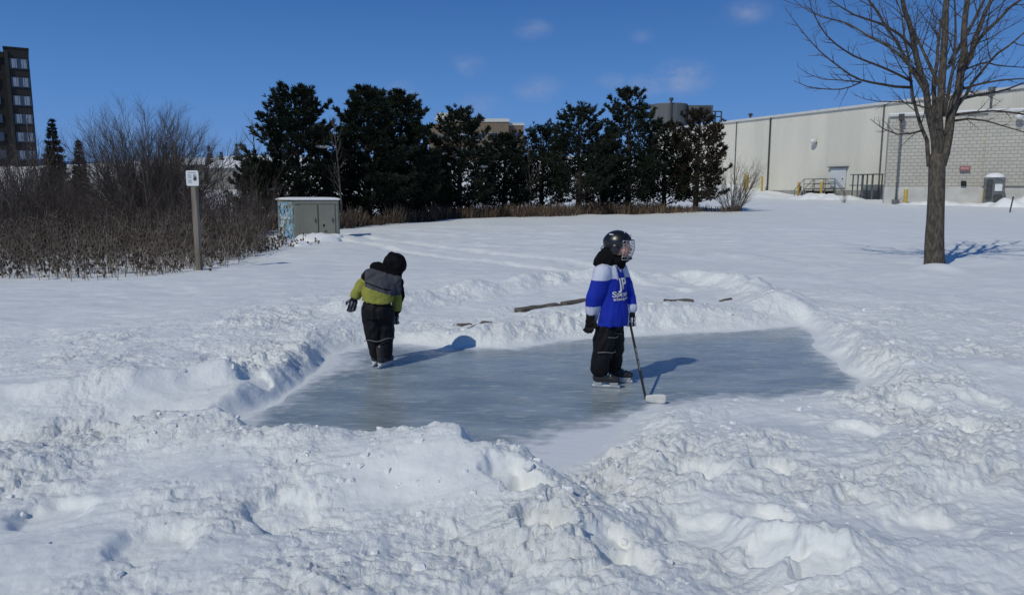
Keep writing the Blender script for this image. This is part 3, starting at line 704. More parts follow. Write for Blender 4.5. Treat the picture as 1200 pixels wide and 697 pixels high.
# ------------------------------------------------------------------ weeds, dry grass and the thicket mass
def edge_y(px):                           # depth of the weeds' front edge under a pixel column
    xs = [-150, 0, 100, 200, 240, 300, 345, 400]; ys = [12.6, 13.0, 13.2, 13.8, 14.2, 17.5, 20.5, 23]
    return float(np.interp(px, xs, ys))
def build_weeds():
    r = random.Random(31); mb = MB()
    cnt = 0
    while cnt < 3000:
        px = r.uniform(-190, 395); e = edge_y(px); D = e + (r.random()**1.5)*9 - (.5*r.random() if r.random() < .25 else 0)
        if px > 300 and D > 21.5: continue
        if r.random() > .35 + .65*sstep(-.2, .25, mnoise.noise(Vector((px*.03, D*.8, 0)))): continue
        p = on(px + r.uniform(-3,3), D); 
        h = r.uniform(.35, 1.2)*(.45 + .55*min(1, (D-e+.5)/3.0)); 
        if r.random() > .30 + .7*min(1, max(0, (D-e+.3)/2.5)): continue
        if px > 300: h *= .6
        x, y = p.x, p.y; z = float(p.z) + .02
        lean = Vector((r.gauss(0,.26), r.gauss(0,.26), 1)); q = branch_path((x, y, z-.12), lean, h, 3, .16, 0, r)
        t = .0045 + .004*r.random(); mi_ = 2 if r.random() < .35 else 0; mb.tube(q, [t, t*.9, t*.7, t*.5], 3, mi_, cap=False)
        for j in range(r.randint(1, 5)):
            k = r.randint(1, 2); b = q[k].lerp(q[k+1], r.random()); d = Vector((r.uniform(-1,1), r.uniform(-1,1), r.uniform(.3,1.2)))
            bq = branch_path(b, d, h*r.uniform(.1,.3), 2, .2, 0, r); mb.tube(bq, [t*.7, t*.6, t*.4], 3, mi_, cap=False)
            if r.random() < .45: mb.ell(bq[-1], (.014+.014*r.random(),)*2 + (.02+.02*r.random(),), nu=5, nv=3, mi=1)
        if r.random() < .6: mb.ell(q[-1], (.015+.012*r.random(),)*2 + (.025+.03*r.random(),), nu=5, nv=3, mi=1)
        cnt += 1
    for (px, D) in ((75,12.3),(92,12.5),(97,12.45),(108,12.6),(118,12.9),(130,12.4),(140,12.9),(155,13.1),(185,13.4),(262,14.6),(276,15.6)):
        p = on(px, D); q = branch_path((p.x, p.y, p.z-.05), (r.gauss(0,.1), 0, 1), r.uniform(.3,.5), 3, .1, 0, r); mb.tube(q, [.007,.006,.005,.003], 3, 0)
        bq = branch_path(q[1], (r.uniform(-1,1), 0, .4), .15, 2, .3, 0, r); mb.tube(bq, [.005,.004,.003], 3, 0); mb.ell(bq[-1], (.02,.02,.025), nu=5, nv=3, mi=1)
    tag(mb.build('dead_weeds', [M['weed'], M['seed'], M['weed_pale']]), 'dense dead brown weeds with dark seed heads sticking out of the snow at left', 'weeds', kind='stuff')
build_weeds()
def build_thicket():
    r = random.Random(33); mb = MB()
    for k in range(2500):
        px = r.uniform(-200, 330); D = r.uniform(17, 33); p = on(px, D)
        if px > 290 and D < 24: continue
        h = r.uniform(1.0, 2.7)*(.80 + .35*mnoise.noise(Vector((px*.02, D*.3, 3))))*(1 if px < 235 else .85)
        if px < 75: h *= 1.3
        if 205 < px < 330: h = min(h, 2.8)
        d = Vector((r.gauss(0,.25), r.gauss(0,.25), 1)); q = branch_path((p.x, p.y, p.z-.1), d, h, 5, .13, 0, r)
        t = r.uniform(.007,.013); rr = [t*(1-.75*i/5) for i in range(6)]; mb.tube(q, rr, 3, k % 4, cap=False)
        twigs(mb, q, rr, 0, [(.20, .30*h, .0062, .6, .05, .12), (.22, .1*h, .0045, .6, .04, .3)], r, mi=k % 4)
    tag(mb.build('bare_thicket', [M['shrub_dark'], M['shrub'], M['shrub_red'], M['shrub']]), 'dark brown mass of leafless undergrowth behind the weeds', 'thicket', kind='stuff')
build_thicket()
TL_X = [395, 450, 520, 600, 700, 800, 870]; TL_D = [27.5, 31, 34.5, 37.5, 40, 42, 43.5]
def build_reeds():
    r = random.Random(35); mb = MB()
    for k in range(9000):
        px = r.uniform(300, 870); e = float(np.interp(px, TL_X, TL_D)) + (0 if px > 395 else (395-px)*.0); D = e + r.random()*3.2 + .5*mnoise.noise(Vector((px*.05,0,0)))
        if px > 800 and r.random() < .6: continue
        p = on(px, D); h = r.uniform(.35, .95)*(1 if px < 780 else .6)*(.8 + .5*mnoise.noise(Vector((px*.04, 5, 0))))
        q = branch_path((p.x, p.y, p.z-.05), (r.gauss(0,.18), r.gauss(0,.18), 1), h, 3, .15, -.03, r)
        t = r.uniform(.010,.02); mb.tube(q, [t, t*.9, t*.7, t*.3], 3, 1 if r.random() < .6 else 0, cap=False)
        if r.random() < .16:
            twigs(mb, q, [t]*4, 0, [(.12, .4, .008, .6, .05, .1)], r, mi=1)
    tag(mb.build('dry_grass', [M['reed'], M['shrub_dark']]), 'strip of tan dry grass and low brush along the foot of the pines', 'dry grass', kind='stuff')
build_reeds()
# ------------------------------------------------------------------ buildings
def brick_mat(name, c1, c2, mortar, sc, bw=.5, rh=.25, msize=.015, rot=(math.pi/2,0,0)):
    m = bpy.data.materials.new(name); m.use_nodes = True; nt = m.node_tree; N = nt.nodes; L = nt.links; b = N['Principled BSDF']; b.inputs['Roughness'].default_value = .85
    tc = N.new('ShaderNodeTexCoord'); mp = N.new('ShaderNodeMapping'); mp.inputs['Rotation'].default_value = rot
    L.new(tc.outputs['Object'], mp.inputs[0]); br = N.new('ShaderNodeTexBrick'); L.new(mp.outputs[0], br.inputs['Vector'])
    br.inputs['Color1'].default_value = (*c1,1); br.inputs['Color2'].default_value = (*c2,1); br.inputs['Mortar'].default_value = (*mortar,1)
    br.inputs['Scale'].default_value = sc; br.inputs['Mortar Size'].default_value = msize; br.inputs['Brick Width'].default_value = bw; br.inputs['Row Height'].default_value = rh
    br.inputs['Mortar Smooth'].default_value = .2
    nz = N.new('ShaderNodeTexNoise'); nz.inputs['Scale'].default_value = .6; L.new(tc.outputs['Object'], nz.inputs[0])
    mr = N.new('ShaderNodeMapRange'); mr.inputs['To Min'].default_value = .85; mr.inputs['To Max'].default_value = 1.1; L.new(nz.outputs['Fac'], mr.inputs[0])
    vm = N.new('ShaderNodeVectorMath'); vm.operation = 'SCALE'; L.new(br.outputs['Color'], vm.inputs[0]); L.new(mr.outputs[0], vm.inputs['Scale']); L.new(vm.outputs[0], b.inputs['Base Color'])
    bp = N.new('ShaderNodeBump'); bp.inputs['Strength'].default_value = 1; bp.inputs['Distance'].default_value = .02; bp.invert = True
    L.new(br.outputs['Fac'], bp.inputs['Height']); L.new(bp.outputs[0], b.inputs['Normal'])
    return m
M['siding'] = mat('metal_siding', (0.70,0.67,0.58), .5, (0.62,0.60,0.52), .5, stretch=(1,1,.12), spec=.3)
M['siding2'] = mat('metal_siding_pale', (0.56,0.55,0.48), .5, (0.50,0.48,0.42), .5, stretch=(1,1,.12), spec=.3)
M['trim'] = mat('pale_trim', (0.62,0.62,0.60), .5, (0.55,0.55,0.53), 2)
M['dark_metal'] = mat('dark_metal', (0.06,0.065,0.065), .5, (0.09,0.09,0.09), 5, metal=.3)
M['grey_metal'] = mat('grey_metal', (0.20,0.21,0.21), .5, (0.11,0.12,0.12), 4, metal=.3)
M['conc'] = mat('concrete', (0.36,0.35,0.31), .9, (0.24,0.23,0.21), 1.2, bump=.01, bscale=8)
M['white_conc'] = mat('painted_concrete', (0.60,0.59,0.55), .85, (0.48,0.47,0.44), 1.2, bump=.005, bscale=8)
M['door'] = mat('pale_door', (0.62,0.64,0.66), .45, (0.56,0.58,0.60), 1)
M['yellow'] = mat('yellow_paint', (0.62,0.42,0.07), .5, (0.45,0.30,0.07), 4)
M['black'] = mat('black_void', (0.01,0.01,0.01), .9)
M['redsign'] = mat('red_sign', (0.35,0.04,0.04), .5, (0.28,0.04,0.04), 4)
M['white'] = mat('white_paint', (0.75,0.75,0.73), .5, (0.68,0.68,0.66), 5)
M['lens'] = mat('lamp_lens', (0.8,0.8,0.78), .2, spec=.6)
M['block'] = brick_mat('concrete_block', (0.53,0.50,0.43), (0.49,0.465,0.405), (0.36,0.34,0.30), 1.0, .46, .25, .018)
M['apt'] = brick_mat('brown_brick', (0.22,0.155,0.105), (0.19,0.135,0.095), (0.20,0.16,0.12), 1.0, .5, .22, .02)
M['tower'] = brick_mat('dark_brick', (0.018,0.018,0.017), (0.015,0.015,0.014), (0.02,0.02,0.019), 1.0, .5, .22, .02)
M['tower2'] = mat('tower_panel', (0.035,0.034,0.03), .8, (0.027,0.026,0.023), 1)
M['glass'] = mat('window_glass', (0.03,0.045,0.07), .08, (0.05,0.06,0.08), .4, spec=.9)
M['blind'] = mat('window_blind', (0.30,0.34,0.40), .6, (0.20,0.24,0.30), .8)
M['frame'] = mat('window_frame', (0.30,0.31,0.32), .5, (0.25,0.26,0.27), 2)
M['tank'] = mat('grey_tank', (0.13,0.14,0.145), .6, (0.10,0.11,0.115), .4, stretch=(4,4,.1))

# warehouse: its long wall runs away to the left
A = P(1290, 180, 60.5); B = P(770, 180, 112.0)        # wall line: near right end, far left end
A = Vector((A.x, A.y, 0)); B = Vector((B.x, B.y, 0)); Wd = (B-A).normalized(); Wn = Vector((-Wd.y, Wd.x, 0)); WL = (B-A).length
if Wn.dot(Vector((0,0,0))-A) < 0: Wn = -Wn             # outward, towards the field
ZB = .78
def on_wall(px):                                       # distance along the wall under a pixel column
    d = ray(px, 240); k = d.x/d.y; # (A + s Wd): x = k y
    return (k*A.y - A.x)/(Wd.x - k*Wd.y)
wz = math.atan2(Wd.y, Wd.x)
WH = P(899, 138, (A + Wd*on_wall(899)).y).z - ZB
def wloc(s, off, z): v = A + Wd*s + Wn*off; return Vector((v.x, v.y, ZB + z))
wh = empty('warehouse', A + Vector((0,0,ZB)), wz, 'long cream ribbed metal warehouse running behind the pines and the tree', 'warehouse')
def wlocal(mb_pts): return mb_pts
# in the warehouse's own frame x runs along the wall, outward is -y or +y
yo = 1 if (Matrix.Rotation(-wz, 3, 'Z') @ Wn).y > 0 else -1
wallm = MB(); zf = 1.0
n_r = int(WL/.30)
prof = []
for i in range(n_r):
    s = i*.30; prof += [(s, 0), (s+.19, 0), (s+.215, .035), (s+.275, .035), (s+.30-.001, 0)]
vs = []; 
for s, o in prof: vs += [(s, yo*(o), zf), (s, yo*(o), WH)]
fs = [(2*i, 2*i+2, 2*i+3, 2*i+1) for i in range(len(prof)-1)]
wallm.add(vs, fs, 0)
wallm.box((WL/2, -yo*20.1, WH/2+.3), (WL, 40, WH-.7))
wallm.build('wall', M['siding'], wh)
f_ = MB(); f_.box((WL/2, yo*.0, zf/2-.5), (WL, .22, zf+.95)); f_.build('foundation', M['conc'], wh)
t_ = MB(); t_.box((WL/2, yo*.05, WH+.10), (WL+.3, .36, .26)); t_.build('roof_trim', M['trim'], wh)
t_ = MB(); t_.box((WL/2, -yo*20, WH+.18), (WL, 39.6, .10)); t_.build('roof', M['snowcap'], wh)
for px, w_, m_ in ((899,.16,'dark_metal'),(1029,.11,'grey_metal'),(860,.08,'grey_metal')):
    s = on_wall(px); d_ = MB(); d_.box((s, yo*.11, WH/2+.3), (w_, .12, WH-.7)); d_.build('downspout', M[m_], wh)
pp = MB(); s = on_wall(955)
for px0, px1 in ((938,972),): 
    a_, b_ = on_wall(px0), on_wall(px1)
# door and its hood
s0, s1 = on_wall(972), on_wall(990); sm = (s0+s1)/2; dw = abs(s1-s0)
Dd = (A + Wd*sm).y; ztop = P(981,197,Dd).z - ZB; zbot = zf+.25
dd = MB(); dd.box((sm, yo*.10, (ztop+zbot)/2), (dw, .10, ztop-zbot)); door = dd.build('door', M['door'], wh, bevel=.02)
hh = MB(); hh.box((sm-dw*.32, yo*.18, zbot+1.0), (.12, .06, .12)); hh.build('handle', M['dark_metal'], door)
hd = MB(); hd.box((sm, yo*.24, ztop+.12), (dw+.5, .4, .10)); hd.build('door_hood', M['grey_metal'], wh)
# security lamp on the wall, small vents
def wall_lamp(parent_loc, label, s=1.0):
    r_ = empty('wall_lamp', parent_loc, wz, label, 'wall lamp'); a_ = MB(); a_.box((0, yo*.08, 0), (.16*s,.16*s,.16*s)); a_.build('housing', M['dark_metal'], r_)
    g_ = MB(); g_.ell((0, yo*.26*s, .07*s), (.24*s,.24*s,.19*s)); g_.build('globe', M['lens'], r_, smooth=True)
s = on_wall(952); zz = P(952,167,(A+Wd*s).y).z - ZB; wall_lamp(wloc(s, .03, zz), 'round white security lamp on the cream warehouse wall', 1.6)
s = on_wall(937); v_ = empty('electric_box', wloc(s, .11, 1.25), wz, 'small dark box low on the warehouse wall left of the stairs', 'electric box')
a_ = MB(); a_.box((0,yo*.12,0),(.35,.25,.5)); a_.build('box', M['dark_metal'], v_); a_ = MB(); a_.tube([(0,yo*.12,.25),(0,yo*.12,.6)], .06); a_.build('pipe', M['dark_metal'], v_)
s = on_wall(868); v_ = empty('roof_vent', wloc(s, -1.0, WH+.2), wz, 'tiny dark vent on the warehouse roof edge above the bare bush', 'roof vent')
a_ = MB(); a_.tube([(0,0,0),(0,0,.55)], .12); a_.build('pipe', M['dark_metal'], v_); a_ = MB(); a_.ell((0,0,.6),(.3,.3,.2)); a_.build('cap', M['dark_metal'], v_)
s = on_wall(1153); v_ = empty('roof_vent', wloc(s, -.5, WH-.9), wz, 'grey pipe with a head against the warehouse top, right of the tree trunk', 'roof vent')
a_ = MB(); a_.tube([(0,yo*.8,-.6),(0,yo*.8,1.0)], .09); a_.build('pipe', M['grey_metal'], v_); a_ = MB(); a_.box((0,yo*.8,1.1),(.5,.3,.35)); a_.build('head', M['grey_metal'], v_)
# stairs with rails in front of the door
s0, s1 = on_wall(955), on_wall(980); sc0 = (s0+s1)/2; L_ = abs(s1-s0); gzp = .12
st = empty('loading_stairs', wloc(sc0, 1.2, 0), wz, 'grey metal landing with handrails and stairs under the warehouse door', 'stairs')
hp = 1.15
a_ = MB(); a_.box((0,0,hp),(L_,1.6,.12))
for i in (-1,1):
    for j in (-1,1): a_.box((i*(L_/2-.05), j*.7, hp/2-.1), (.1,.1,hp+.2-.13))
a_.build('platform', M['grey_metal'], st)
for i in (-1,1):
    a_ = MB()
    for k in range(4): a_.box((i*(L_/2+.15+.33*k), 0, hp-.25-.27*k), (.32,1.4,.06))
    a_.build('steps', M['grey_metal'], st)
a_ = MB()
for j in (-1,1):
    e = .9*(1 if j*yo > 0 else 1)
    for z in (1.1, .55): a_.tube([(-L_/2-1.3, j*.72, .1+z-.1), (-L_/2, j*.72, hp+z), (L_/2, j*.72, hp+z), (L_/2+1.3, j*.72, .1+z-.1)] if z > 1 else [(-L_/2, j*.72, hp+z),(L_/2, j*.72, hp+z)], .04, 5)
    for i in (-1,0,1): a_.tube([(i*L_/2, j*.72, hp), (i*L_/2, j*.72, hp+1.1)], .04, 5)
    for i in (-1,1): a_.tube([(i*(L_/2+1.3), j*.72, -.1), (i*(L_/2+1.3), j*.72, 1.1)], .04, 5)
a_.build('handrail', M['grey_metal'], st)
a_ = MB(); a_.box((0,0,.45),(L_*.8,1.3,.9)); a_.build('skirt', M['black'], st)
# the frame rack right of the door
s0, s1 = on_wall(1016), on_wall(1046); rc_ = (s0+s1)/2; L_ = abs(s1-s0)
rk = empty('metal_rack', wloc(rc_, 2.0, 0), wz, 'skeletal grey metal rack with two tiers between the door and the block wing', 'rack')
a_ = MB()
for z in (1.5, 2.6): 
    a_.box((0,0,z),(L_,1.8,.09))
a_.build('shelf', M['grey_metal'], rk)
a_ = MB()
for i in (-.36,0.02,.22,.42):
    for j in (-.7,.7): a_.box((i*L_, j, 1.2), (.10,.10,2.9))
a_.build('post', M['grey_metal'], rk)
# yellow bollards
def bollard(loc, h, label, r0=.11):
    o = empty('bollard', loc, 0, label, 'bollard', 'yellow bollards by the buildings')
    a_ = MB(); a_.tube([(0,0,-.5),(0,0,h-.06),(0,0,h-.01)], [r0,r0,r0*.6], 10); a_.build('post', M['yellow'], o, smooth=True)
    a_ = MB(); a_.ell((0,0,h), (r0*.95,r0*.95,r0*.6), nu=10, nv=5, z0=0); a_.build('snow_cap', M['snowcap'], o, smooth=True)
for px, hb, off, lb in ((884,1.7,1.3,'yellow bollard nearest the bare bush, leftmost of them all'),(892,2.1,2.8,'yellow bollard nearly touching the leftmost one'),
      (901,1.8,1.3,'yellow bollard below the dark downspout'),(944,1.6,1.3,'yellow bollard left of the warehouse stairs'),(987,1.9,3.4,'yellow bollard beside the small brown bush')):
    s = on_wall(px); v = wloc(s, off, 0); bollard((v.x, v.y, float(base(v.x, v.y))), hb, lb, .13)
# grey block wing
DB = 57.0; G0 = P(1040, 180, DB); G1 = P(1330, 180, 50.5); G0 = Vector((G0.x, G0.y, 0)); G1 = Vector((G1.x, G1.y, 0))
gd = (G1-G0).normalized(); ga = math.atan2(gd.y, gd.x); GL = (G1-G0).length; GH = P(1041,137,DB).z - ZB
gw = empty('block_wing', G0 + Vector((0,0,ZB)), ga, 'grey concrete block wing with a pale base behind the tree trunk', 'building')
a_ = MB(); a_.box((GL/2, 6.2, (GH+1.2)/2), (GL, 12, GH-1.2)); a_.build('wall', M['block'], gw)
def gx(px):
    d = ray(px, 240); k = d.x/d.y; return (k*G0.y - G0.x)/(gd.x - k*gd.y)
a_ = MB(); a_.box((GL/2, 6.17, .1), (GL+.06, 12.1, 2.2)); a_.build('foundation', M['white_conc'], gw)
a_ = MB(); a_.box((gx(1149)/2+GL/2, .10, (GH+1.2)/2), (GL-gx(1149), .2, GH-1.24)); a_.build('wall_panel', M['block'], gw)
a_ = MB(); a_.box((GL/2, 6.2, GH+.09), (GL+.2, 12.3, .16)); a_.build('roof_trim', M['trim'], gw)
a_ = MB(); a_.box((GL/2, 6.2, GH+.22), (GL+.1, 12.1, .10)); a_.build('roof', M['snowcap'], gw)
def gl(px, off, z): v = G0 + gd*gx(px) + Vector((gd.y, -gd.x, 0))*off; return Vector((v.x, v.y, ZB+z))
o = empty('light_pole', gl(1049,.25,0), ga, 'tall grey pipe with a box head at the left corner of the block wing', 'light pole')
a_ = MB(); a_.tube([(0,0,-.5),(0,0,GH-.2)], .055, 8); a_.build('pole', M['grey_metal'], o, smooth=True); a_ = MB(); a_.box((0,-.05,GH-.1),(.38,.3,.5)); a_.build('head', M['dark_metal'], o, bevel=.03)
a_ = MB(); a_.box((0,0,-.0),(.5,.4,.5)); a_.build('foot', M['grey_metal'], o)
z = P(1127,198,56).z-ZB; o = empty('red_sign', gl(1127,.02,z), ga, 'small red notice plate on the grey block wall right of the tree', 'sign')
a_ = MB(); a_.box((0,0,0),(.66,.05,.30)); a_.build('plate', M['redsign'], o)
def flat_text(name, body, size, m, parent, loc, rot=(math.pi/2,0,0), ext=.002, align='CENTER', spacing=1.0):
    cu = bpy.data.curves.new(name, 'FONT'); cu.body = body; cu.size = size; cu.align_x = align; cu.align_y = 'CENTER'; cu.extrude = ext; cu.space_character = spacing; cu.resolution_u = 3; cu.offset = size*.018
    t = bpy.data.objects.new(name, cu); C.objects.link(t); bpy.context.view_layer.update()
    me = bpy.data.meshes.new_from_object(t.evaluated_get(bpy.context.evaluated_depsgraph_get())); bpy.data.objects.remove(t)
    me.materials.clear(); me.materials.append(m); ob = bpy.data.objects.new(name, me); link(ob, parent); ob.location = loc; ob.rotation_euler = rot; return ob
a_ = MB()
for z_ in (.06,-.06):
    for k in range(7): a_.box((-.24+.08*k, -.032, z_), (.055,.01,.05))
a_.build('lettering', M['white'], o)
z = P(1127,215,56).z-ZB; o = empty('wall_vent', gl(1127,.02,z), ga, 'small black vent below the red plate on the block wall', 'vent')
a_ = MB(); a_.box((0,0,0),(.34,.12,.34)); a_.build('frame', M['black'], o, bevel=.03); a_ = MB()
for k in range(3): a_.box((0,-.07,-.09+.09*k),(.26,.03,.03))
a_.build('louvre', M['dark_metal'], o)
z = P(1184,142,56).z-ZB; o = empty('wall_lamp', gl(1184,.22,z), ga, 'round white lamp high on the grey block wall', 'wall lamp')
a_ = MB(); a_.box((0,-.06,0),(.2,.12,.2)); a_.build('housing', M['dark_metal'], o); a_ = MB(); a_.ell((0,-.22,.05),(.26,.22,.22)); a_.build('globe', M['lens'], o, smooth=True)
bollard(gl(1060,1.0,0)+Vector((0,0,-.1)), 1.15, 'yellow bollard right of the corner pipe of the block wing', .13)
bollard(gl(1150.5,1.0,0)+Vector((0,0,-.1)), 1.15, 'yellow bollard left of the meter cabinet', .13)
# utility meter cabinet with a snow hat
o = empty('meter_cabinet', gl(1160.5,1.1,0), ga, 'grey green meter cabinet wearing a thick cap of snow', 'cabinet')
hc = P(1163,209,55.5).z-ZB; wc = 19/FPX*55.5
a_ = MB(); a_.box((0,0,hc/2-.15),(wc,.8,hc+.3)); a_.build('housing', M['grey_metal'], o, bevel=.03)
a_ = MB(); a_.box((-wc*.27,-.42,hc*.55),(wc*.30,.06,hc*.75)); a_.build('meter_panel', M['dark_metal'], o)
a_ = MB(); a_.box((wc*.18,-.43,hc*.62),(wc*.36,.06,hc*.27)); a_.build('notice', M['white'], o)
a_ = MB(); a_.box((wc*.18,-.43,hc*.2),(wc*.4,.05,hc*.32)); a_.build('lower_door', M['dark_metal'], o)
a_ = MB(); a_.ell((0,0,hc+.0),(wc*.5,.45,.34), z0=0, nu=20); a_.build('snow_cap', M['snowcap'], o, smooth=True)
# leaning stake
p = on(1184.5, 44); q = Vector((p.x, p.y, float(base(p.x, p.y))))
o = empty('stake', q, 0, 'dark leaning stake in the snow in front of the meter cabinet', 'stake')
a_ = MB(); a_.tube([(-.02,0,-.3),(.0,0,.1),(.10,0,.80)], .04, 6); a_.build('post', M['dark_metal'], o); a_ = MB(); a_.tube([(.099,0,.79),(.108,0,.86)], .05, 6); a_.build('tip', M['black'], o)
# ploughed snow heaps at the foot of the buildings
def heap(cx, cy, L_, W_, H_, ang, seed):
    n, m_ = 60, 16; vs = []; fs = []; ca, sa = math.cos(ang), math.sin(ang)
    for i in range(n+1):
        for j in range(m_+1):
            u = i/n*2-1; v = j/m_*2-1; px_ = u*L_/2; py_ = v*W_/2
            hgt = H_*max(0, (1-v*v))*max(0, 1-abs(u)**4)*(.55 + .9*abs(mnoise.noise(Vector((px_*.55+seed, py_*.7, seed)))) + .35*mnoise.noise(Vector((px_*1.7, py_*1.7, seed))))
            x = cx + px_*ca - py_*sa; y = cy + px_*sa + py_*ca; vs.append((x, y, float(base(x, y)) - .06 + hgt))
    for i in range(n):
        for j in range(m_): a = i*(m_+1)+j; fs.append((a, a+m_+1, a+m_+2, a+1))
    return vs, fs
hb = MB()
v = wloc(on_wall(1010), 5.5, 0); hb.add(*heap(v.x, v.y, 9, 3, .75, wz, 1.3))
v = wloc(on_wall(940), 5.5, 0); hb.add(*heap(v.x, v.y, 26, 3, .25, wz, 5.1))
v = wloc(on_wall(870), 6, 0); hb.add(*heap(v.x, v.y, 30, 4, .5, wz, 9.7))
v = gl(1115, 1.2, 0); hb.add(*heap(v.x, v.y, 8, 1.6, .45, ga, 3.3))
v = gl(1200, 1.6, 0); hb.add(*heap(v.x, v.y, 5, 2.4, .9, ga, 4.4))
v = on(940, 52); hb.add(*heap(v.x, v.y, 26, 6, .22, -.1, 6.4))
tag(hb.build('snow_heaps', M['snow'], smooth=True), 'ploughed heaps of snow along the foot of the buildings', 'snow heaps', kind='stuff')

# brown apartment block far behind
DA = 165.0; x0 = P(501,140,DA).x; x1 = P(614,140,DA).x; zt = P(550,143,DA).z; zb = float(base((x0+x1)/2, DA)) - 1
ap = empty('apartment_block', ((x0+x1)/2, DA, zb), 0, 'brown brick apartment block with a pale parapet behind the middle pines', 'building')
wA = x1-x0; hA = zt-zb
a_ = MB(); a_.box((-wA*.02-.0, 7, hA/2), (wA*.72, 14, hA)); a_.box((-wA*.44, 8, hA/2-.1), (wA*.12, 12, hA-.2)); a_.box((wA*.42, 8.2, hA/2-.3), (wA*.16, 12, hA-.6)); a_.build('wall', M['apt'], ap)
a_ = MB(); a_.box((-wA*.02, 7, hA+.35), (wA*.74, 14.4, .7)); a_.box((wA*.42, 8.2, hA-.3), (wA*.17, 12.3, .55)); a_.build('roof_trim', M['trim'], ap)
a_ = MB(); a_.box((-wA*.26, 7, hA+1.5), (wA*.36, 8, 1.6), taper=.86); a_.build('penthouse', M['siding2'], ap)
for i, fx in enumerate((-.40,-.30,-.18,-.06,.04,.16,.26,.36+.06)):
    for j in range(3):
        zc = hA - 3.1 - 3.0*j; wnd = MB(); yy = .0 if fx < .35 else 2.2
        if fx < -.38: yy = 2.0
        wnd.box((fx*wA, yy, zc), (1.7, .12, 1.6)); f = wnd.build('window', M['frame'], ap)
        gp = MB(); gp.box((fx*wA-.38, yy-.07, zc), (.66,.05,1.35)); gp.box((fx*wA+.38, yy-.07, zc), (.66,.05,1.35)); gp.build('pane', M['glass'], f)
# dark tower block at the left edge
DT = 118.0; xr = P(33,60,DT).x; xr2 = P(9,60,DT).x; zt = P(20,58,DT).z; zb = float(base(xr, DT)) - 1; hT = zt - zb
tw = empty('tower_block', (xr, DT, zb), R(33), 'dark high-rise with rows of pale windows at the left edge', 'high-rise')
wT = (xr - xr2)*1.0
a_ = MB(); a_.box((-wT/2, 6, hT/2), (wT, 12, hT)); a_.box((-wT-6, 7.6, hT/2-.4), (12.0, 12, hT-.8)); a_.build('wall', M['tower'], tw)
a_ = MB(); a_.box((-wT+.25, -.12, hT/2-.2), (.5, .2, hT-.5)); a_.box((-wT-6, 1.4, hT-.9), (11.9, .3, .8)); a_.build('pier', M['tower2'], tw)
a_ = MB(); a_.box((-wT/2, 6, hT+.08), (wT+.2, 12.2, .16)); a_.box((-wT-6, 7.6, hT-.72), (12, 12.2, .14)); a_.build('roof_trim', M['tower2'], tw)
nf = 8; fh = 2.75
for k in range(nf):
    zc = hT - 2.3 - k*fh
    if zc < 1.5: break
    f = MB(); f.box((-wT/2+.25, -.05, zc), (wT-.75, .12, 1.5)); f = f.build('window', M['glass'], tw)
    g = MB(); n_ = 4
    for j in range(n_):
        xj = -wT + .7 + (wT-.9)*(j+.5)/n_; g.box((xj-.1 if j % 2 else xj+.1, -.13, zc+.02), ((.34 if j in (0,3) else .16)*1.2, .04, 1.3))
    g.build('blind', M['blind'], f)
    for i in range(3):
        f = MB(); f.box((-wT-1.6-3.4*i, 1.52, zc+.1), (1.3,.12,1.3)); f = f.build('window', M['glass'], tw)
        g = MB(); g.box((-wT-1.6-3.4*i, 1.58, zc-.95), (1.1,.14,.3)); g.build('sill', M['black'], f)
# grey tank and plant room on a roof behind the pines
DK = 128.0; tx = P(784,120,DK).x; zt = P(784,123,DK).z; zb = .8
tk = empty('roof_tank', (tx, DK, 0), 0, 'grey round tank and boxed plant on legs rising behind the right-hand pines', 'tank')
rT = 22/FPX*DK*.98
def circ(r, z, n=28, cx=0, cy=0): return [(cx + r*math.cos(6.283*k/n), cy + r*math.sin(6.283*k/n), z) for k in range(n)]
a_ = MB(); a_.loft([circ(rT, zb), circ(rT, zt-.2), circ(rT*.98, zt), circ(rT*.3, zt+.12)]); a_.build('tank', M['tank'], tk)
a_ = MB(); a_.tube([(-.3,-rT-.1,zt-9),(-.3,-rT-.1,zt+.4)], .16, 8); a_.tube([(-.3,-rT-.1,zt+.3),(-.3,-rT-.1,zt+.75)], .34, 8); a_.build('pipe', M['dark_metal'], tk)
bx = P(818,132,DK).x - tx; bw = 27/FPX*DK; b1 = P(818,125,DK).z; b0 = P(818,141,DK).z
a_ = MB(); a_.box((bx, 0, (b0+b1)/2), (bw, 4, b1-b0)); ph = a_.build('plant_box', M['tank'], tk)
a_ = MB()
for k in range(4): a_.box((bx-bw*.02+bw*.13*k, -2.05, (b0+b1)/2), (bw*.08, .12, (b1-b0)*.8))
a_.build('louvre', M['dark_metal'], ph)
a_ = MB()
for i in (-1,0,1): a_.tube([(bx+i*bw*.42, -1.6, zb), (bx+i*bw*.42, -1.6, b0)], .16, 6)
fx0 = P(835,140,DK).x-tx; fx1 = P(842,140,DK).x-tx
for z in (P(838,132,DK).z, P(838,138,DK).z): a_.tube([(fx0-.5,-1.6,z),(fx1,-1.6,z)], .10, 5)
for fx in (fx0,fx1): a_.tube([(fx,-1.6,zb),(fx,-1.6,P(838,132,DK).z)], .12, 5)
a_.build('leg', M['dark_metal'], tk)
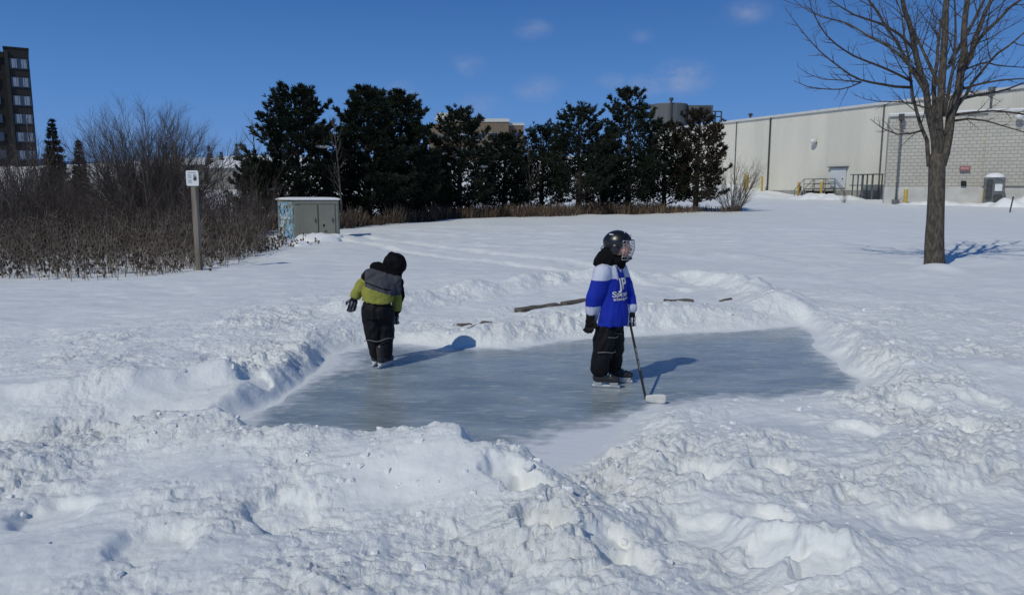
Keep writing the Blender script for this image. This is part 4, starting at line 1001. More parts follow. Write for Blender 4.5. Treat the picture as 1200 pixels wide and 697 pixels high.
# snowy low roofs on the skyline at left
for (pa, pb, py, D_, lb) in ((192,238,184,98,'low house with a snow covered roof seen over the domed tree'),(243,296,187,92,'low building with a long snowy roof above the sign, left of the pines')):
    xa = P(pa,py,D_).x; xb = P(pb,py,D_).x; z1 = P(pa,py,D_).z; z0 = float(base(xa, D_)) - .5
    h_ = empty('low_house', ((xa+xb)/2, D_, z0), 0, lb, 'house'); hh_ = max(z1 - z0 - 1.0, 1.0)
    a_ = MB(); a_.box((0,2,hh_/2),(xb-xa,4,hh_)); a_.build('wall', M['conc'], h_)
    a_ = MB(); a_.loft([[(-(xb-xa)/2-.3,-.4,hh_),((xb-xa)/2+.3,-.4,hh_),((xb-xa)/2+.3,4.4,hh_),(-(xb-xa)/2-.3,4.4,hh_)],[(-(xb-xa)/2+.4,1.9,hh_+1.0),((xb-xa)/2-.4,1.9,hh_+1.0),((xb-xa)/2-.4,2.1,hh_+1.0),(-(xb-xa)/2+.4,2.1,hh_+1.0)]]); a_.build('roof', M['snowcap'], h_)
# ------------------------------------------------------------------ the children
M['nylon'] = mat('black_nylon', (0.006,0.006,0.007), .65, (0.010,0.010,0.012), 8, spec=.2, bump=.003, bscale=40)
M['fleece'] = mat('black_fleece', (0.006,0.006,0.0065), .95, (0.010,0.010,0.011), 14, spec=.1, bump=.006, bscale=60)
M['jersey_blue'] = mat('jersey_blue', (0.012,0.035,0.42), .7, (0.010,0.028,0.34), 6, spec=.2, bump=.002, bscale=120)
M['jersey_white'] = mat('jersey_white', (0.66,0.68,0.78), .75, (0.58,0.60,0.72), 6, spec=.2, bump=.002, bscale=120)
M['jersey_tan'] = mat('jersey_piping', (0.35,0.30,0.24), .8)
M['lime'] = mat('lime_fabric', (0.31,0.31,0.06), .7, (0.26,0.26,0.05), 7, spec=.2, bump=.003, bscale=60)
M['grey_fabric'] = mat('grey_fabric', (0.085,0.085,0.095), .8, (0.065,0.065,0.075), 7, spec=.2, bump=.003, bscale=60)
M['skin'] = mat('skin', (0.62,0.33,0.25), .5, (0.60,0.26,0.20), 9, spec=.35)
M['helmet'] = mat('helmet_shell', (0.005,0.005,0.006), .32, (0.012,0.012,0.013), 3, spec=.6)
M['steel'] = mat('steel', (0.55,0.56,0.58), .25, (0.45,0.46,0.48), 8, metal=.9)
M['skate_black'] = mat('skate_boot', (0.015,0.015,0.017), .4, (0.03,0.03,0.032), 12, spec=.5)
M['plastic_white'] = mat('white_plastic', (0.72,0.73,0.74), .35, (0.62,0.63,0.64), 10, spec=.5)
M['glove_grey'] = mat('glove_grey', (0.30,0.30,0.31), .7, (0.18,0.18,0.19), 25)
M['tape'] = mat('white_tape', (0.72,0.71,0.68), .8, (0.6,0.59,0.57), 20)
M['shaft'] = mat('stick_shaft', (0.014,0.014,0.015), .35, (0.02,0.02,0.02), 10, spec=.5)
M['eye'] = mat('eye_white', (0.6,0.6,0.58), .2); M['iris'] = mat('iris', (0.03,0.02,0.015), .2); M['lip'] = mat('lip', (0.40,0.12,0.10), .5); M['hair'] = mat('hair', (0.05,0.03,0.018), .8)
M['reflect'] = mat('grey_piping', (0.22,0.22,0.21), .5)

def blob(name, mb, voxel, it, mats, parent, fold=0.0, fscale=(6,6,3), colour=None, seed=0):
    """fuse overlapping solids into one smooth skin, with soft cloth folds"""
    me = mb.mesh('tmp', mats[0] if isinstance(mats, (list, tuple)) else mats)
    o = bpy.data.objects.new('tmp', me); C.objects.link(o)
    m = o.modifiers.new('r', 'REMESH'); m.mode = 'VOXEL'; m.voxel_size = voxel; m.use_smooth_shade = True
    s = o.modifiers.new('s', 'SMOOTH'); s.factor = .5; s.iterations = it
    bpy.context.view_layer.update()
    e = o.evaluated_get(bpy.context.evaluated_depsgraph_get()); nm = bpy.data.meshes.new_from_object(e); bpy.data.objects.remove(o)
    nm.name = name; nv = len(nm.vertices); co = np.empty(nv*3, np.float32); nm.vertices.foreach_get('co', co); co = co.reshape(-1, 3)
    if fold:
        nr = np.array([v.normal for v in nm.vertices], np.float32); d = np.empty(nv)
        for i, c in enumerate(co):
            q = Vector((c[0]*fscale[0]+seed, c[1]*fscale[1], c[2]*fscale[2]))
            a = mnoise.noise(q*1.6 + Vector(mnoise.noise_vector(q*1.1))*.8); b = mnoise.noise(q*4.0)
            d[i] = fold*((1-abs(a)*2.6)*.9 + .35*b)
        co = co + nr*d[:, None]; nm.vertices.foreach_set('co', co.ravel().astype(np.float32)); nm.update()
    nm.materials.clear()
    for mm in (mats if isinstance(mats, (list, tuple)) else [mats]): nm.materials.append(mm)
    if colour:
        for p in nm.polygons: p.material_index = colour(p.center, p.normal)
    for p in nm.polygons: p.use_smooth = True
    ob = bpy.data.objects.new(name, nm); return link(ob, parent)
def oval(c, a, b, yaw, n=22, tilt=Vector((0,0,0))):
    c = Vector(c); ca, sa = math.cos(yaw), math.sin(yaw); out = []
    for k in range(n):
        w = 6.283185*k/n; u = a*math.cos(w); v = b*math.sin(w); out.append(c + Vector((u*ca - v*sa, u*sa + v*ca, u*tilt.x + v*tilt.y)))
    return out
def glove(parent, palm, d, side, name='glove', s=1.0, mats=None, curl=.5, holding=None):
    """d = direction the fingers hang, side = direction the thumb leaves"""
    d = Vector(d).normalized(); side = Vector(side).normalized(); side = (side - d*side.dot(d)).normalized(); nrm = d.cross(side)
    g = MB(); palm = Vector(palm)
    rot = Matrix((side, nrm, d)).transposed()
    g.ell(palm, (.036*s, .024*s, .042*s), rot=rot)
    g.cap(palm - d*.075*s, palm - d*.02*s, .033*s, .030*s)                # cuff
    for k, (off, ln) in enumerate(((.027,.050),(.009,.057),(-.010,.054),(-.027,.042))):
        a = palm + d*.030*s + side*off*s; c1 = curl*1.0
        b = a + (d*math.cos(c1*.5) + nrm*math.sin(c1*.5))*ln*.5*s; c = b + (d*math.cos(c1*1.6) + nrm*math.sin(c1*1.6))*ln*.4*s
        e = c + (d*math.cos(c1*2.6) + nrm*math.sin(c1*2.6))*ln*.25*s
        g.cap(a, b, .0105*s, .0100*s, 8); g.cap(b, c, .0100*s, .0095*s, 8); g.cap(c, e, .0095*s, .0085*s, 8)
    a = palm + side*.026*s - d*.012*s; b = a + (side*.75 + d*.6 + nrm*.15)*.030*s; c = b + (d*.85 + nrm*.4)*.026*s
    g.cap(a, b, .0125*s, .0115*s, 8); g.cap(b, c, .0115*s, .0095*s, 8)
    return blob(name, g, .0045, 2, mats, parent, colour=lambda c_, n_: 1 if (n_.dot(nrm) < -.35 and ((c_-palm).dot(d) > -.01) and int(((c_-palm).dot(side)+.1)*70) % 2 == 0) or (c_-palm).dot(d) < -.085*s else 0)
def skate(parent, ankle, yaw, toe_len=.19, pitch=0.0):
    """boot, holder and blade of one skate; ankle = point over the heel on the ice"""
    A_ = Vector(ankle); f = Vector((math.cos(yaw), math.sin(yaw), 0)); s_ = Vector((-f.y, f.x, 0))
    b = MB(); b.cap(A_+Vector((0,0,.085))-f*.01, A_+f*(toe_len-.07)+Vector((0,0,.078)), .036, .034); b.cap(A_+f*(toe_len-.07)+Vector((0,0,.078)), A_+f*(toe_len-.035)+Vector((0,0,.074)), .034, .028)
    b.cap(A_+Vector((0,0,.09)), A_+Vector((0,0,.19))-f*.008, .037, .043); b.cap(A_+f*.03+Vector((0,0,.11)), A_+f*.075+Vector((0,0,.095)), .034, .032)
    bo = blob('boot', b, .006, 3, [M['skate_black'], M['plastic_white']], parent, colour=lambda c, n: 1 if (c.z < A_.z+.052) else 0)
    h = MB()
    lo, hi = .018, .052
    for u0, u1 in ((-.035,.035),(toe_len-.095,toe_len-.025)):
        h.loft([[A_+f*(u0+.010)+s_*w*.006+Vector((0,0,lo)) if k == 0 else A_+f*(u1-.010)+s_*w*.006+Vector((0,0,lo)) for k, w in ((0,-1),(1,-1),(1,1),(0,1))],
                [A_+f*u0+s_*w*.024+Vector((0,0,hi)) if k == 0 else A_+f*u1+s_*w*.024+Vector((0,0,hi)) for k, w in ((0,-1),(1,-1),(1,1),(0,1))]])
    h.box(A_+f*(toe_len/2-.03)+Vector((0,0,.024)), (toe_len+.03, .012, .016), rz=yaw); h.build('blade_holder', M['plastic_white'], bo)
    k = MB(); k.box(A_+f*(toe_len/2-.03)+Vector((0,0,.0085)), (toe_len+.045, .004, .018), rz=yaw); k.build('blade', M['steel'], bo)
    l = MB()
    for i in range(4):
        c = A_ + f*(.045+.018*i) + Vector((0,0,.150-.014*i)); l.tube([c - s_*.026, c + f*.006 + Vector((0,0,.006)), c + s_*.026], .0032, 5)
    l.build('laces', M['plastic_white'], bo)
    return bo

def child_helmet():
    fx, fy = at(713, 452, 0.0); root = empty('person', (fx, fy, 0), 0, 'helmeted child in a blue and white hockey jersey standing on the ice with a stick', 'person')
    ty = R(-36); F = Vector((math.cos(ty), math.sin(ty), 0)); S = Vector((-F.y, F.x, 0))        # S: the child's left
    hy = R(-16); HF = Vector((math.cos(hy), math.sin(hy), 0)); HS = Vector((-HF.y, HF.x, 0)); Z = Vector((0,0,1))
    HC = Vector((.055, -.01, 1.165))
    hipR, hipL = Vector((-.045,-.06,.56)), Vector((.035,.06,.56)); knR, knL = Vector((-.06,-.06,.31)), Vector((.05,.08,.31)); anR, anL = Vector((-.085,-.060,.105)), Vector((.050,.112,.105))
    shR, shL = Vector((-.085,-.115,.955)), Vector((.09,.115,.955)); elR, elL = Vector((-.145,-.135,.775)), Vector((.155,.10,.775)); wrR, wrL = Vector((-.165,-.115,.635)), Vector((.18,.03,.635))
    # body: one continuous figure
    b = MB(); b.cap((0,0,.60),(0,0,.92),.095,.10); b.cap(shR, shL, .055, .055); b.cap(Vector((0,0,.95)), HC-Z*.05, .045, .045)
    for h_, k_, a_ in ((hipR,knR,anR),(hipL,knL,anL)): b.cap(h_, k_, .072, .052); b.cap(k_, a_, .045, .028); b.cap(a_, a_+Vector((.065,-.012,-.025)), .024, .017)
    for s_, e_, w_ in ((shR,elR,wrR),(shL,elL,wrL)): b.cap(s_, e_, .042, .034); b.cap(e_, w_, .033, .025); b.cap(w_, w_ - Z*.07, .026, .022)
    rot = Matrix((HF, HS, Z)).transposed()
    b.ell(HC+Z*.01, (.098,.082,.105), rot=rot, nu=24, nv=16); b.ell(HC+HF*.045-Z*.045, (.05,.055,.055), rot=rot); b.cap(HC+HF*.090-Z*.005, HC+HF*.107-Z*.027, .009, .013, 8)
    for sgn in (-1,1): b.ell(HC+HS*.046*sgn+HF*.062-Z*.035, (.032,.028,.028), rot=rot)
    blob('body', b, .0075, 3, M['skin'], root)
    for sgn in (-1,1):
        e = MB(); e.ell(HC+HF*.092+HS*.033*sgn+Z*.004, (.010,.013,.008), rot=rot, nu=12, nv=8); eo = e.build('eye', M['eye'], root, smooth=True)
        e = MB(); e.ell(HC+HF*.1005+HS*.032*sgn+Z*.004, (.004,.0055,.0055), rot=rot, nu=10, nv=6); e.build('iris', M['iris'], eo, smooth=True)
    e = MB(); e.ell(HC+HF*.098-Z*.055, (.008,.022,.006), rot=rot, nu=12, nv=6); e.build('mouth', M['lip'], root, smooth=True)
    e = MB(); e.ell(HC+HF*.080+Z*.058, (.025,.06,.022), rot=rot); e.build('hair', M['hair'], root, smooth=True)
    # padded snow trousers
    p = MB(); rg = [oval((0,0,.48),.125,.105,ty+math.pi/2), oval((0,0,.56),.125,.10,ty+math.pi/2), oval((0,0,.64),.105,.08,ty+math.pi/2)]; p.loft(rg)
    for h_, k_, a_, e in ((hipR,knR,anR,0),(hipL,knL,anL,1)):
        p.cap(h_-Z*.07, k_, .088, .084); p.cap(k_, a_+Z*.08, .084, .072); p.cap(a_+Z*.08, a_+Z*.055, .072, .070)
    blob('snow_pants', p, .0085, 4, M['nylon'], root, fold=.009, fscale=(7,7,5), seed=3)
    for k_, z_, r_, w0, w1 in ((knR, .315, .102, -1.9, 1.2), (hipR.lerp(knR,.45), .44, .112, -1.2, .3), (hipL.lerp(knL,.45), .445, .106, -1.9, -.8)):
        t = MB(); pts = [Vector((k_.x + r_*math.cos(w), k_.y + r_*math.sin(w), z_ + .006*math.sin(3*w))) for w in np.linspace(w0-.2, w1-.2, 14)]
        t.tube(pts, .0032, 5); t.build('piping', M['reflect'], root)
    skate(root, (-.095,-.060,0), R(-10), .19); skate(root, (.045,.115,0), R(-14), .185)
    # jersey
    j = MB(); yw = ty + math.pi/2
    j.loft([oval((.012,0,.525),.170,.140,yw), oval((.012,0,.62),.166,.134,yw), oval((.008,0,.74),.155,.120,yw), oval((.002,0,.86),.155,.115,yw), oval((0,0,.94),.148,.100,yw), oval((0,0,1.0),.105,.080,yw), oval((.005,0,1.03),.06,.06,yw)])
    j.cap(shR, elR, .072, .064); j.cap(elR, wrR+Z*.02, .062, .047); j.cap(shL, elL, .066, .058); j.cap(elL, wrL+Z*.02, .058, .045)
    j.cap(Vector((0,0,.985))-S*.05, shR+Z*.0, .055, .066); j.cap(Vector((0,0,.985))+S*.05, shL, .055, .062)
    def jc(c, n):
        cx = (c - Vector((0,0,c.z))).dot(S); f = c.dot(F)
        armR = c.x < -.085 and c.z < .93; nearR = (c-wrR).length; nearL = (c-wrL).length
        ax_ = (elR-wrR).normalized(); dR = ((c-wrR) - ax_*(c-wrR).dot(ax_)).length; ax2 = (elL-wrL).normalized(); dL = ((c-wrL) - ax2*(c-wrL).dot(ax2)).length
        if dR < .066 and c.z < .69 and c.x < -.085: return 1
        if dL < .062 and c.z < .69 and c.x > .14: return 1
        out = max(abs(cx)-.045, 0)
        if c.z > .905 - .05*0 and (abs(cx) > .055 and c.z < 1.04):
            if c.z > .885 + .03*math.sin(out*30) : return 1
        if abs(abs(cx)-.052) < .007 and c.z > .90: return 2
        if f > .02 and abs(cx) < .05 and abs(c.z - (.965 + abs(cx)*1.3)) < .008: return 1
        return 0
    jer = blob('jersey', j, .0075, 4, [M['jersey_blue'], M['jersey_white'], M['jersey_tan']], root, fold=.008, fscale=(7,7,3.2), colour=jc, seed=1)
    # lettering laid on the cloth
    bv = BVHTree.FromPolygons([v.co.copy() for v in jer.data.vertices], [tuple(p_.vertices) for p_ in jer.data.polygons])
    for body, size, lat, z_, sp in (('JP', .125, -.015, .865, 1.0), ('Spencer', .062, -.02, .785, 1.0), ('BUSINESS FORMS', .025, -.02, .744, 1.0)):
        t = flat_text('lettering', body, size, M['white'], root, (0,0,0), ext=0, spacing=sp)
        bm = bmesh.new(); bm.from_mesh(t.data); bmesh.ops.triangulate(bm, faces=bm.faces[:]); bmesh.ops.subdivide_edges(bm, edges=[e for e in bm.edges if e.calc_length() > .012], cuts=2)
        bmesh.ops.triangulate(bm, faces=bm.faces[:])
        for v in bm.verts:
            o_ = S*(v.co.x + lat) + Z*(z_ + v.co.y) + F*.5; hit = bv.ray_cast(o_, -F)
            v.co = (hit[0] + F*.008) if hit[0] else (o_ - F*.38)
        bm.normal_update(); bm.to_mesh(t.data); bm.free(); t.rotation_euler = (0,0,0); t.parent = root
        sl = t.modifiers.new('thick', 'SOLIDIFY'); sl.thickness = .0015
    # hood bunched behind and scarf
    n_ = MB(); n_.ell((-.045,-.01,1.035), (.095,.10,.060)); n_.cap((-.06,-.02,1.04), (.0,.0,1.11), .075, .07); n_.cap((.02,0,1.05), (.085,-.03,1.065), .068, .045); n_.cap((-.02,0,1.0), (.06,-.01,1.03), .08, .06)
    n_.cap((.085,-.03,1.07), (.125,-.045,1.052), .035, .016); n_.cap((.05,-.06,1.06), (.10,-.03,1.05), .04, .03)
    blob('hood', n_, .008, 4, M['fleece'], root, fold=.010, fscale=(9,9,9), seed=5)
    # helmet
    hl = MB(); nu, nv = 40, 22; vs = []; fs = []
    for i in range(nv+1):
        a = -.62 + (math.pi/2+.62)*i/nv
        for k in range(nu):
            w = 6.283185*k/nu; c, s_ = math.cos(w), math.sin(w)
            lo = -.62 if c < .25 else -.62 + 1.0*sstep(.25, .75, c)          # open over the face
            aa = max(a, float(lo)) if a < float(lo) else a
            rr_ = 1 + .020*(abs(s_) > .75)*(aa < .15) + .022*math.exp(-((aa-.22)/.12)**2) + .014*math.exp(-((abs(s_)-.35)/.10)**2)*(aa > .35)
            v = HC + Z*.032 + HF*(.118*math.cos(aa)*c*rr_ - .004) + HS*(.097*math.cos(aa)*s_*rr_) + Z*(.095*math.sin(aa)*(1 + .03*(aa > 0)))
            vs.append(v)
        if i < nv: fs += [(i*nu+k, i*nu+(k+1) % nu, (i+1)*nu+(k+1) % nu, (i+1)*nu+k) for k in range(nu)]
    hl.add(vs, fs); ho = hl.build('helmet', M['helmet'], root, smooth=True); sl = ho.modifiers.new('thick', 'SOLIDIFY'); sl.thickness = .010; sl.offset = -1
    for sgn in (-1,1):
        e = MB(); e.ell(HC+HS*.094*sgn-Z*.02-HF*.01, (.038,.014,.045), rot=rot); e.build('ear_guard', M['helmet'], ho, smooth=True)
        for (u, z_, du, dz) in ((.062,.088,.034,.016),(-.045,.070,.034,.007),(.118,.062,.018,.012)):      # maker's mark and side prints
            a = math.acos(min(.99, (z_-.0)/.115)) ; ang = math.atan2(1, u/.10)
            e = MB(); cc = math.sqrt(max(1-((z_-.032+.032)/.118)**2, .1))
            w = math.acos(max(-1, min(1, u/(.126*cc)))) * sgn; zz = z_ 
            pts = []
            for (du_, dz_) in ((-du/2,-dz/2),(du/2,-dz/2),(du/2,dz/2),(-du/2,dz/2)):
                z2 = zz+dz_; c2 = math.sqrt(max(1-(z2/.111)**2, .05)); u2 = max(-.99, min(.99, (u+du_)/(.126*c2))); w2 = math.acos(u2)*sgn
                pts.append(HC + Z*.032 + HF*(.126*c2*math.cos(w2)*1.0) + HS*(.106*c2*math.sin(w2)) + Z*(z2*.95))
            ctr = sum(pts, Vector())/4; outn = (ctr - HC - Z*.032).normalized()
            if u == .062:                                     # a three-armed mark
                e.box(ctr+outn*.002, (.005,.004,.016), rot=Matrix.Rotation(.5, 3, 'Y') @ rot); e.box(ctr+outn*.002+HF*.006+Z*.002, (.022,.004,.006), rot=rot); e.box(ctr+outn*.002-HF*.004+Z*.004, (.010,.004,.006), rot=rot)
            else: e.add([q + outn*.002 for q in pts] + [q - outn*.004 for q in pts], [(0,1,2,3),(7,6,5,4),(0,4,5,1),(1,5,6,2),(2,6,7,3),(3,7,4,0)])
            e.build('logo', M['plastic_white'], ho)
    cg = MB()
    def cp(u, v): # u across (-1..1), v 0 bottom .. 1 top
        w = u*1.15; rr_ = .132 + .012*math.sin(v*math.pi); z_ = -.105 + .155*v
        k_ = 1 - .22*(1-v)**2
        return HC + HF*(rr_*math.cos(w)*k_ - .002 + .0) + HS*(.106*math.sin(w)*k_) + Z*z_
    for v in np.linspace(0, 1, 7): cg.tube([cp(u, v) for u in np.linspace(-1, 1, 17)], .0018 if 0 < v < 1 else .0036, 5)
    for u in np.linspace(-1, 1, 11): cg.tube([cp(u, v) for v in np.linspace(0, 1, 9)], .0016 if abs(u) < 1 else .0032, 5)
    cg.build('face_cage', M['steel'], ho, smooth=True)
    cs = MB(); cs.ell(HC+HF*.088-Z*.095, (.030,.040,.018), rot=rot); cs.build('chin_cup', M['helmet'], ho, smooth=True)
    st = MB(); st.tube([HC-HF*.118+Z*.005, HC-HF*.140-Z*.02, HC-HF*.122-Z*.045], .004, 5); st.build('strap', M['helmet'], ho)
    glove(root, wrR - Z*.075 + Vector((-.008,.005,0)), (-.05,.05,-1), F, mats=[M['nylon'], M['plastic_white']], s=1.18, curl=.7)
    glove(root, wrL - Z*.070 + Vector((.0,-.005,0)), (.0,-.1,-1), (-1,.2,0), mats=[M['nylon'], M['plastic_white']], s=1.12, curl=1.0)
    # the stick: a thing of its own, held in the left glove
    g = Vector((fx, fy, 0)) + wrL - Z*.100 + Vector((-.012,-.020,0)); bx_, by_ = at(757, 469, .02); heel = Vector((bx_, by_, .022))
    sr = empty('hockey_stick', heel, 0, 'black hockey stick with a white taped blade resting on the ice', 'hockey stick')
    top = g - heel; d = top.normalized(); top = top + d*.05
    s_ = MB(); rt = Matrix((d.cross(Vector((0,1,0))).normalized(), d.cross(d.cross(Vector((0,1,0)))).normalized(), d)).transposed()
    s_.box(top/2 + d*.01, (.017,.024,top.length), rot=rt); s_.build('shaft', M['shaft'], sr, bevel=.003)
    s_ = MB(); s_.tube([top*.93, top*1.01], [.015,.017], 8); s_.build('grip', M['tape'], sr, smooth=True)
    s_ = MB()
    for f_ in (.42,.5,.57,.36): c = top*f_ + rt @ Vector((0,.0125,0)); s_.box(c, (.007,.003,.045), rot=rt); c = top*f_ - rt @ Vector((0,.0125,0)); s_.box(c, (.007,.003,.045), rot=rt)
    s_.build('print', M['reflect'], sr)
    bl = MB(); rings = []; bd = Vector((.985,-.17,0)).normalized(); bn = Vector((bd.y,-bd.x,0))
    for t, hgt, zc in ((-.05,.034,.034),(0,.050,.030),(.3,.066,.033),(.7,.076,.036),(.92,.070,.038),(1.0,.048,.040)):
        c = bd*(t*.145 + .004) + bn*(.018*t*t) + Z*(zc-.018); rings.append([c + bn*(.005*math.copysign(abs(math.cos(w))**.5, math.cos(w))) + Z*(hgt/2*math.copysign(abs(math.sin(w))**.6, math.sin(w))) for w in np.linspace(0, 6.283185, 13)[:-1]])
    bl.loft(rings); bl.build('blade', M['tape'], sr, smooth=True)
child_helmet()

def child_lime():
    fx, fy = at(447, 430, 0.0); root = empty('person', (fx, fy, 0), 0, 'child in a lime and grey jacket and black hood bending over the ice', 'person')
    Z = Vector((0,0,1))
    hip = Vector((-.025,.0,.56)); hipL, hipR = Vector((-.085,.01,.54)), Vector((.035,.02,.54)); knL, knR = Vector((-.055,-.0,.29)), Vector((.038,.03,.29)); anL, anR = Vector((-.045,.03,.10)), Vector((.035,.0,.10))
    ch = Vector((.01,.12,.80)); shL, shR = Vector((-.095,.07,.845)), Vector((.125,.13,.79)); hd = Vector((.108,.20,.915))
    elL, wrL = Vector((-.175,.06,.745)), Vector((-.225,.04,.665)); elR, wrR = Vector((.150,.15,.645)), Vector((.125,.14,.52))
    b = MB(); b.cap(hip, ch, .085, .09); b.cap(shL, shR, .05, .05); b.cap(ch, hd, .04, .045); b.ell(hd, (.075,.085,.09)); b.cap(hd+Vector((.02,.07,-.02)), hd+Vector((.035,.085,-.03)), .012, .012, 8)
    for h_, k_, a_ in ((hipL,knL,anL),(hipR,knR,anR)): b.cap(h_, k_, .065, .05); b.cap(k_, a_, .042, .026); b.cap(a_, a_+Vector((.02,.06,-.02)), .022, .018)
    for s_, e_, w_ in ((shL,elL,wrL),(shR,elR,wrR)): b.cap(s_, e_, .038, .032); b.cap(e_, w_, .030, .024); b.cap(w_, w_+(w_-e_).normalized()*.06, .024, .02)
    blob('body', b, .008, 3, M['skin'], root)
    for sgn in (-1,1):
        e = MB(); e.ell(hd+Vector((.034+.03*sgn,.083-.01*sgn,.005)), (.012,.008,.008), nu=10, nv=6); e.build('eye', M['eye'], root, smooth=True)
    p = MB(); p.loft([oval((-.022,.0,.46),.125,.115,.1), oval((-.025,.0,.55),.138,.118,.1), oval((-.03,.02,.61),.115,.095,.15), oval((-.02,.04,.65),.09,.08,.2)])
    for h_, k_, a_ in ((hipL,knL,anL),(hipR,knR,anR)): p.cap(h_-Z*.03, k_, .088, .080); p.cap(k_, a_+Z*.07, .080, .066); p.cap(a_+Z*.07, a_+Z*.035, .066, .064)
    p.cap((.04,.03,.33),(.085,.02,.31),.06,.035)
    blob('snow_pants', p, .0085, 4, M['nylon'], root, fold=.009, fscale=(7,7,5), seed=8)
    t = MB(); pts = [Vector((-.012 + .142*math.cos(w), .02 + .118*math.sin(w), .268 + .014*math.cos(w) + .008*math.sin(5*w))) for w in np.linspace(math.pi+.1, 2*math.pi-.1, 22)]
    t.tube(pts, .0034, 5); t.build('piping', M['reflect'], root)
    j = MB(); ax = (ch - hip).normalized()
    j.loft([oval((-.025,.015,.615),.138,.125,.12,tilt=Vector((-.10,.1,0))), oval((-.022,.045,.68),.142,.122,.15,tilt=Vector((-.2,.1,0))), oval((-.005,.085,.76),.142,.115,.2,tilt=Vector((-.26,0,0))), oval((.015,.12,.825),.128,.10,.25,tilt=Vector((-.28,0,0))), oval((.035,.145,.875),.08,.075,.3,tilt=Vector((-.3,0,0)))])
    j.cap(shL, elL, .060, .055); j.cap(elL, wrL, .055, .048); j.cap(shR, elR, .062, .055); j.cap(elR, wrR, .054, .046); j.cap(ch+Z*.05, shL, .06, .058); j.cap(ch+Z*.05, shR, .06, .06)
    def jc(c, n):
        q = c.z + .24*c.x + .012*math.sin(c.x*9)                  # the bands run with the tilted back
        onL = c.x < -.132 or ((c-elL).length < .065 and c.x < -.125); onR = c.x > .105 and (c-ch).x > .07 and c.z < .80
        if onL:
            t_ = (c-shL).dot((elL-shL).normalized())/((elL-shL).length)
            if (c-wrL).length < .045 and c.x < -.215: return 2
            return 1 if t_ > .52 else 2
        if onR:
            if c.x > .185 and c.z > .60: return 2
            if c.z < .505: return 2
            return 1 if c.z < .655 else 0
        if q > .885: return 2
        if abs(q-.745) < .006: return 2
        if q < .575: return 2
        return 0 if q > .708 else 1
    blob('jacket', j, .0075, 4, [M['grey_fabric'], M['lime'], M['fleece']], root, fold=.008, fscale=(7,7,7), colour=jc, seed=4)
    n_ = MB(); n_.ell(hd+Vector((.004,-.0,.012)), (.108,.112,.112)); n_.cap(hd+Vector((.0,.0,.03)), hd+Vector((-.02,0,.09)), .08, .04); n_.cap(hd, (.10,.16,.82), .09, .075); n_.cap((.12,.19,.83), (.165,.20,.74), .05, .03)
    blob('hood', n_, .009, 4, M['fleece'], root, fold=.010, fscale=(6,6,6), seed=2)
    n_ = MB(); n_.ell((-.045,.13,.905), (.062,.06,.055)); n_.cap((-.03,.13,.90), (.06,.15,.875), .06, .06); blob('collar', n_, .008, 3, M['fleece'], root, fold=.008, fscale=(9,9,9), seed=6)
    glove(root, wrL + Vector((-.022,-.01,-.065)), (-.25,-.05,-1), (-.8,-.4,0), mats=[M['nylon'], M['glove_grey']], s=1.12, curl=.35)
    glove(root, wrR + Vector((-.012,.0,-.075)), (-.12,.0,-1), (-1,.2,0), mats=[M['nylon'], M['glove_grey']], s=1.1, curl=.8)
    skate(root, (-.060,.030,0), R(70), .175); skate(root, (.010,-.045,0), R(62), .18)
child_lime()

# ------------------------------------------------------------------ sign, cabinet, timbers
M['sign_white'] = mat('sign_white', (0.74,0.75,0.75), .45, (0.70,0.71,0.71), 6)
M['ink'] = mat('sign_ink', (0.05,0.055,0.06), .6); M['ink2'] = mat('sign_ink_pale', (0.33,0.36,0.40), .6)
M['post'] = mat('weathered_post', (0.27,0.235,0.19), .9, (0.15,0.13,0.105), 6, stretch=(3,3,.25), bump=.006, bscale=16)
Ds = 14.35; p = on(229, Ds); zg = gz(p.x, p.y); o = empty('trail_sign', (p.x, p.y, zg-.05), R(-6), 'white notice board on a weathered wooden post at the edge of the weeds', 'sign')
tp = P(223.5, 200, Ds); lean = tp.x - p.x; hz = tp.z - zg + .05; W_ = 15/FPX*Ds; H_ = 17.5/FPX*Ds
a_ = MB(); a_.loft([[(-.055,-.045,-.3),(.055,-.045,-.3),(.055,.045,-.3),(-.055,.045,-.3)], [(lean*.0-.05,-.045,hz-H_*.6),(.05,-.045,hz-H_*.6),(.05,.045,hz-H_*.6),(-.05,.045,hz-H_*.6)]]); a_.build('post', M['post'], o, bevel=.006)
def rrect(w, h, r, y, z0, n=6):
    out = []
    for cx, cz, a0 in ((w/2-r,h/2-r,0),(-w/2+r,h/2-r,90),(-w/2+r,-h/2+r,180),(w/2-r,-h/2+r,270)):
        for k in range(n+1): a = R(a0+90*k/n); out.append((cx+r*math.cos(a), y, z0+cz+r*math.sin(a)))
    return out
zc = hz-H_/2
a_ = MB(); a_.loft([rrect(W_,H_,.03,-.050,zc), rrect(W_,H_,.03,-.058,zc)]); bd = a_.build('board', M['sign_white'], o)
a_ = MB(); a_.box((-.0, -.0605, zc+H_*.36), (W_*.66,.003,.012))
for k in range(9):
    if k == 4: continue
    a_.box((-W_*.20+.004*(k % 3-1), -.0605, zc+H_*.22-k*H_*.065), (W_*.34-.012*(k % 3),.003,.006))
a_.build('printed_text', M['ink2'], bd)
a_ = MB(); a_.ell((W_*.22,-.0605,zc+H_*.13), (.030,.002,.036)); a_.ell((W_*.19,-.0605,zc-H_*.04), (.030,.002,.022)); a_.box((W_*.22,-.0605,zc-H_*.12), (.055,.003,.022)); a_.box((W_*.33,-.0605,zc+H_*.0), (.016,.003,.035)); a_.build('emblem', M['ink'], bd)
a_ = MB(); a_.ell((W_*.245,-.0625,zc+H_*.15), (.011,.002,.020)); a_.build('emblem_gap', M['sign_white'], bd)

